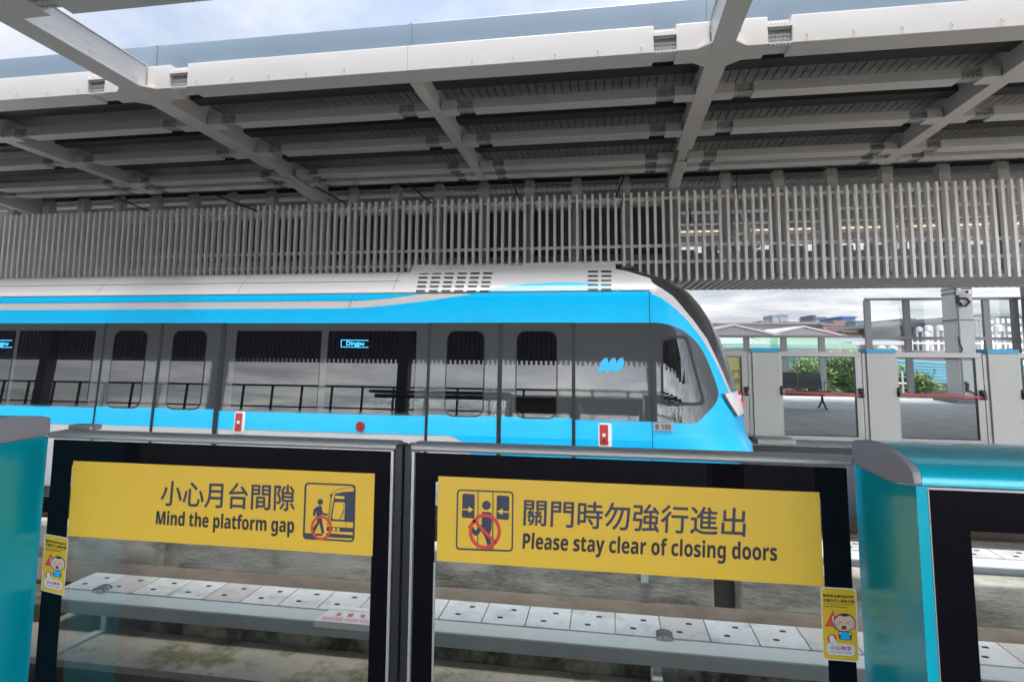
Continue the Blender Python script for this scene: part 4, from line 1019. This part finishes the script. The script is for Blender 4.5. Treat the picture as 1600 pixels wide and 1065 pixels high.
# ================================================================ trees, walls and city beyond
def leafmat(name, c):
    m = mat(name, c, .55, var=.45, vscale=1.6); return m
LM = [leafmat('leaf_a', (.125, .20, .055)), leafmat('leaf_b', (.18, .26, .08)), leafmat('leaf_c', (.08, .14, .04))]
def tree(px, pytop, pw, y, label, seed):
    rnd = random.Random(seed); top = at(px, pytop, y); half = (at(px+pw, pytop, y).x-top.x)
    t = thing('leafy_tree', (top.x, y, GZ), label, 'tree', 'green trees behind the far platform')
    tk = MB(); zc = top.z-1.9
    tk.tube([(top.x+.1, y, GZ), (top.x-.05, y+.05, (GZ+zc)/2), (top.x, y, zc), (top.x+.05, y, top.z-.5)], .16, 8, .03)
    limbs = []
    for k in range(9):
        an = rnd.uniform(0, 2*pi); ln = rnd.uniform(.6, 1.)*half; z0 = zc+rnd.uniform(-1.2, .7)
        e = Vector((top.x+cos(an)*ln, y+sin(an)*ln, z0+rnd.uniform(.3, .9))); limbs.append(e)
        tk.tube([(top.x, y, z0), tuple((Vector((top.x, y, z0))+e)/2+Vector((0, 0, .12))), tuple(e)], .05, 5, .012)
    tk.build('trunk', 'bark', t)
    lf = MB(); clumps = []
    for k in range(110):
        for _ in range(30):
            u = Vector((rnd.uniform(-1, 1), rnd.uniform(-1, 1), rnd.uniform(-1, 1)))
            if u.length < 1: break
        hz = 1.75; prof = 1-.55*max(0, u.z)**1.3
        clumps.append((Vector((top.x+u.x*half*prof, y+u.y*half*prof, top.z-hz+u.z*hz)), rnd.uniform(.16, .40)))
    for c0, r in clumps:
        lf.use(LM[rnd.choice((0, 0, 1, 1, 2))])
        dirv = Vector((c0.x-top.x, c0.y-y, .2)).normalized()
        for j in range(75):
            p = c0+Vector((rnd.gauss(0, 1)*1.3, rnd.gauss(0, 1)*1.3, rnd.gauss(0, .45)))*r*.6
            d = (dirv+Vector((rnd.uniform(-1, 1), rnd.uniform(-1, 1), rnd.uniform(-.5, .4)))).normalized()
            n = Vector((rnd.uniform(-.6, .6), rnd.uniform(-.6, .6), 1)).normalized(); w = d.cross(n).normalized()*rnd.uniform(.022, .045); ln = rnd.uniform(.13, .26)
            lf.add([p, p+d*ln*.5+w, p+d*ln, p+d*ln*.5-w], [(0, 1, 2, 3)])
    lf.build('crown', None, t)
tree(1266, 559, 40, 24, 'feathery green tree behind the bench and railing', 1)
tree(1292, 563, 28, 25.2, 'smaller green tree squeezed between two others behind the bench', 8)
tree(1322, 556, 34, 24.5, 'taller green tree left of the blue corrugated wall', 2)
tree(1362, 566, 30, 25.5, 'green tree mostly hidden by the middle pillar', 5)
tree(1420, 567, 40, 24, 'green tree in front of the blue corrugated wall by the column', 3)

def building(name, px0, px1, pyt, y, depth, col, label, cat='building', rows=0, cols=0, wcol=(.12, .15, .2), rough=.7, pw=.55, ph=.55):
    a = at(px0, pyt, y); b_ = at(px1, pyt, y); zt_ = (a.z+b_.z)/2
    t = thing(name, ((a.x+b_.x)/2, y+depth/2, GZ), label, cat)
    col = tuple(c*.36 for c in col); m = mat(name+'_wall', col, rough, var=.08, vscale=.25)
    MB().box(a.x, b_.x, y, y+depth, GZ, zt_).build('wall', m, t)
    MB().box(a.x-.02*depth, b_.x+.02*depth, y-.02*depth, y+depth*1.02, zt_, zt_+.03*(zt_-GZ)).build('parapet', m, t)
    if rows:
        wm_ = mat(name+'_window', wcol, .2); w0 = None; W_ = (b_.x-a.x)/cols; H_ = (zt_-max(GZ, -3))/rows
        for r in range(rows):
            for c in range(cols):
                if w0 is None: w0 = MB().box(a.x+W_*(.5-pw/2), a.x+W_*(.5+pw/2), y-.06, y-.005, zt_-H_*(.5+ph/2), zt_-H_*(.5-ph/2)).build('window', wm_, t)
                else: o = w0.copy(); C.objects.link(o); o.parent = t; o.location = (W_*c, 0, -H_*r)
    return t
def gable(name, px0, px1, pyr, pye, y, depth, col, wcol, label):
    "warehouse with its gable towards us"
    a = at(px0, pye, y); b_ = at(px1, pye, y); r = at((px0+px1)/2, pyr, y)
    t = thing(name, ((a.x+b_.x)/2, y+depth/2, GZ), label, 'warehouse', 'pale warehouses beyond the railing')
    wl = mat('warehouse_wall', wcol, .7, var=.12, vscale=.5, stretch=(8, 1, .1)); rf = mat('warehouse_roof', col, .5, var=.07, vscale=.4, stretch=(1, .2, 1))
    MB().prism([(a.x, y, GZ), (b_.x, y, GZ), (b_.x, y, b_.z), (r.x, y, r.z), (a.x, y, a.z)], [(a.x, y+depth, GZ), (b_.x, y+depth, GZ), (b_.x, y+depth, b_.z), (r.x, y+depth, r.z), (a.x, y+depth, a.z)]).build('wall', wl, t)
    mb = MB(); e = .25
    for q0, s in ((a, -1), (b_, 1)):
        p0 = Vector((q0.x+s*.6, 0, q0.z-.6*(r.z-q0.z)/abs(r.x-q0.x))); p1 = Vector((r.x, 0, r.z))
        mb.prism([(p0.x, y-.5, p0.z+.02), (p1.x, y-.5, p1.z+.02), (p1.x, y-.5, p1.z+e), (p0.x, y-.5, p0.z+e)], [(p0.x, y+depth, p0.z+.02), (p1.x, y+depth, p1.z+.02), (p1.x, y+depth, p1.z+e), (p0.x, y+depth, p0.z+e)])
    mb.build('roof', rf, t)
z10 = lambda a, b: (1090+a/5.926, 450+b/5.926)
gable('warehouse', 1068, 1222, 509, 527, 70, 45, (.27, .26, .255), (.22, .21, .205), 'grey gabled warehouse just right of the train nose')
gable('warehouse', 1190, 1320, 511.5, 526, 88, 50, (.33, .30, .30), (.26, .245, .24), 'pale pinkish gabled warehouse right of the grey gabled one')
building('long_hall', 1080, 1285, 506.5, 150, 40, (.50, .48, .46), 'long pale hall with a flat roof behind the gabled warehouses', rows=2, cols=16)
building('apartment_block', 1285, 1316, 508, 140, 20, (.48, .42, .38), 'beige block with one dark window right of the warehouses', rows=4, cols=3)
building('apartment_block', 1304, 1318, 504, 145, 20, (.60, .36, .22), 'orange topped block right of the warehouses')
building('shed', 1287, 1306, 517.5, 95, 12, (.68, .24, .24), 'small red roofed shed above the railing')
building('shed', 1316, 1350, 519, 100, 14, (.50, .36, .24), 'low tan roofed shed beside the tall glass screen')
TW = dict(rows=6, cols=4, wcol=(.14, .19, .27), pw=.5, ph=.8)
building('tower_block', 1207, 1217, 494, 700, 40, (.50, .55, .62), 'left slab of the twin grey blue tower blocks on the skyline', cat='tower', **TW)
building('tower_block', 1217.8, 1231, 493, 720, 40, (.47, .52, .60), 'right slab of the twin grey blue tower blocks on the skyline', cat='tower', **TW)
building('office_block', 1190, 1200, 502.5, 600, 40, (.42, .46, .52), 'small grey block left of the twin towers', rows=4, cols=4)
building('roof_row', 1231, 1308, 504, 420, 50, (.36, .36, .40), 'long row of low blue and grey rooftops on the skyline', rows=1, cols=14, wcol=(.10, .22, .5), ph=.18)
building('office_block', 1270, 1274, 494, 500, 30, (.22, .26, .36), 'narrow dark stair tower of the grey office block on the skyline')
building('office_block', 1274.3, 1290, 496.5, 500, 40, (.44, .43, .45), 'grey office block with a dark window band on the skyline', rows=3, cols=3, wcol=(.15, .2, .33), pw=.8, ph=.5)
building('office_block', 1300, 1312, 499, 600, 40, (.38, .44, .54), 'small grey blue stepped block left of the blue one', rows=5, cols=5)
building('blue_block', 1316, 1331, 496, 300, 30, (.16, .32, .72), 'bright blue block on the skyline left of the glass screen')
building('blue_block', 1331.3, 1336.5, 496.5, 302, 30, (.22, .32, .52), 'slim grey blue block beside the bright blue one', rows=8, cols=3)
building('office_block', 1336.5, 1358, 502.5, 260, 30, (.34, .46, .56), 'pale blue office block behind the edge of the glass screen', rows=4, cols=6)
building('office_block', 1375, 1391, 503.5, 420, 40, (.28, .33, .42), 'small dark blue block seen through the left tall pane', rows=5, cols=6)
building('office_block', 1409, 1428, 499.5, 420, 40, (.20, .32, .55), 'blue block behind the tall mullion', rows=6, cols=6)
building('factory', 1362, 1412, 510.5, 120, 30, (.62, .62, .64), 'long white factory hall seen through the left tall pane', rows=6, cols=10)
building('factory', 1384, 1403, 511.5, 100, 20, (.74, .75, .77), 'bright white flat block in front of the white factory hall')
building('factory', 1423, 1455, 503.5, 160, 30, (.36, .44, .36), 'green roofed hall seen through the right tall pane', rows=5, cols=8)
building('factory', 1448, 1480, 500.5, 190, 30, (.46, .46, .42), 'grey hall left of the column, behind the water tanks', rows=5, cols=8)
building('factory', 1418, 1480, 511, 85, 20, (.22, .22, .24), 'dark roof block carrying white water tanks', rows=4, cols=9)
building('factory', 1522, 1545, 500, 75, 25, (.46, .47, .48), 'grey concrete building right of the column', rows=9, cols=4)
building('factory', 1545, 1605, 494.5, 78, 30, (.56, .57, .58), 'pale concrete building with window openings at the right edge', rows=7, cols=7, wcol=(.75, .78, .8))
def tank(px0, px1, py0, py1, y, label):
    a = at(px0, py1, y); b_ = at(px1, py0, y); r = (b_.x-a.x)/2; cx_ = (a.x+b_.x)/2
    t = thing('water_tank', (cx_, y, a.z), label, 'water tank', 'white rooftop water tanks')
    m = mat('tank_steel', (.36, .37, .385), .35, metal=.2)
    MB().tube([(cx_, y, a.z), (cx_, y, b_.z-.15*r)], r, 20).build('drum', m, t, smooth=True)
    MB().tube([(cx_, y, b_.z-.15*r), (cx_, y, b_.z+.2*r)], r*1.02, 20, r*.25).build('lid', m, t, smooth=True)
    lg = MB()
    for s in (-1, 1): lg.box(cx_+s*r*.7-.06, cx_+s*r*.7+.06, y-.1, y+.1, a.z-2.5, a.z)
    lg.build('stand', 'steel_dark', t)
tank(1445, 1457, 509, 517, 60, 'white water tank, upper one in the right tall pane'); tank(1442.5, 1454.5, 519, 525.5, 55, 'white water tank just below the upper one in the right tall pane')
tank(1463, 1475, 509, 516, 62, 'white water tank touching the left side of the column'); tank(1431, 1442, 511.5, 518, 64, 'white water tank left of the others, beside the tall mullion'); tank(1553, 1569, 508, 518, 50, 'large pale water tank right of the column')
tank(1371, 1385, 541, 548, 40, 'white domed tank low in the left pane'); tank(1388, 1402, 541, 548, 40, 'second white domed tank low in the left pane')
# sheds with blue and green sheet roofs just beyond the platform
def shed(px0, px1, pyr, pye, y, depth, roofcol, wallcol, label, name='shed', eave=None):
    a = at(px0, pye, y); b_ = at(px1, pye, y); zr_ = at((px0+px1)/2, pyr, y+depth).z
    t = thing(name, ((a.x+b_.x)/2, y+depth/2, GZ), label, 'shed')
    MB().box(a.x, b_.x, y+.4, y+depth, GZ, a.z-.05).build('wall', mat('shed_wall', wallcol, .8, var=.15, vscale=.8), t)
    rm = mat('sheet_roof', roofcol, .45, var=.06, vscale=1.)
    n = int((b_.x-a.x)/.3); mb = MB()
    for k in range(n):
        x0 = a.x-.2+k*(b_.x-a.x+.4)/n; x1 = x0+(b_.x-a.x+.4)/n
        mb.slant(x0, x1-.04, y, y+depth, a.z, a.z+.06, zr_, zr_+.06); mb.slant(x1-.039, x1-.001, y, y+depth, a.z+.02, a.z+.10, zr_+.02, zr_+.10)
    mb.build('roof', rm, t)
    MB().box(a.x-.22, b_.x+.22, y-.05, y-.002, a.z-.18, a.z+.11).build('eave_trim', mat('eave', eave or roofcol, .4), t)
    wm_ = mat('shed_window', (.15, .25, .28), .2)
    for k in range(int((b_.x-a.x)/2.2)):
        x = a.x+.6+2.2*k; MB().box(x, x+1.0, y+.34, y+.399, a.z-1.5, a.z-.5).build('window', wm_, t)
    return t
shed(1095, 1204, 528, 539, 44, 8, (.27, .31, .30), (.27, .28, .27), 'pale shed with turquoise eave left of the green roofed one', eave=(.08, .26, .21))
shed(1213, 1333, 525, 540, 46, 8, (.16, .27, .19), (.25, .26, .24), 'light green roofed shed with turquoise eave beyond the railing', eave=(.08, .26, .21))
shed(1335, 1420, 529, 535, 50, 10, (.34, .35, .37), (.18, .13, .12), 'white roofed shed with brown wall seen through the tall screen')
# blue corrugated wall, horizontal ribs
def corrugated(px0, px1, pa, pb, y, label, h):
    a = at(px0, pa, y); b_ = at(px1, pb, y); mb = MB(); n = 7
    for k in range(n):
        z0a = a.z-h*(k+1)/n; z1a = a.z-h*k/n; z0b = b_.z-h*(k+1)/n; z1b = b_.z-h*k/n
        mb.prism([(a.x, y, z0a+.02), (a.x, y-.05, z0a+.03), (a.x, y-.05, z1a-.02), (a.x, y, z1a)], [(b_.x, y, z0b+.02), (b_.x, y-.05, z0b+.03), (b_.x, y-.05, z1b-.02), (b_.x, y, z1b)])
    mb.prism([(a.x, y+.001, a.z-h), (a.x, y+.06, a.z-h), (a.x, y+.06, a.z), (a.x, y+.001, a.z)], [(b_.x, y+.001, b_.z-h), (b_.x, y+.06, b_.z-h), (b_.x, y+.06, b_.z), (b_.x, y+.001, b_.z)])
    o = mb.build('corrugated_wall', mat('blue_sheet', (.15, .36, .48), .45, var=.05, vscale=1)); tag(o, label, 'wall')
corrugated(1285, 1482, 556, 565, 30, 'light blue corrugated metal wall behind the green trees', 1.0)
corrugated(1515, 1600, 562, 570, 30, 'light blue corrugated metal wall right of the column', 1.3)
a = at(1230, 590, 30.3); b_ = at(1600, 575, 30.3)
tag(MB().box(a.x, b_.x, 30.3, 30.6, GZ, at(1420, 590, 30.3).z+.5).build('brick_wall', mat('brown_wall', (.17, .13, .115), .85, var=.2, vscale=1)), 'dark brown wall below the blue corrugated sheets', 'wall')
a = at(1340, 548, 33); b_ = at(1480, 548, 33)
tag(MB().box(a.x, b_.x, 33, 38, GZ, at(1420, 547, 33).z).build('low_block', mat('brown_roof', (.20, .15, .15), .8, var=.2)), 'dark brown flat roofed block behind the blue corrugated wall', 'building')
a = at(1425, 540, 40); mb = MB()
for k in range(7): mb.tube([(a.x+k*.75, 40, -1.5), (a.x+k*.75+(.2 if k % 2 else 0), 40, at(1440, 529, 40).z)], .06, 6)
mb.tube([(a.x-.3, 40, at(1440, 529, 40).z), (a.x+5.5, 40, at(1440, 529, 40).z)], .08, 6); mb.tube([(a.x-.3, 40, at(1440, 536, 40).z), (a.x+5.5, 40, at(1440, 536, 40).z)], .06, 6)
tag(mb.build('pipe_rack', 'white'), 'white pipe rack on a roof left of the column', 'pipe rack')
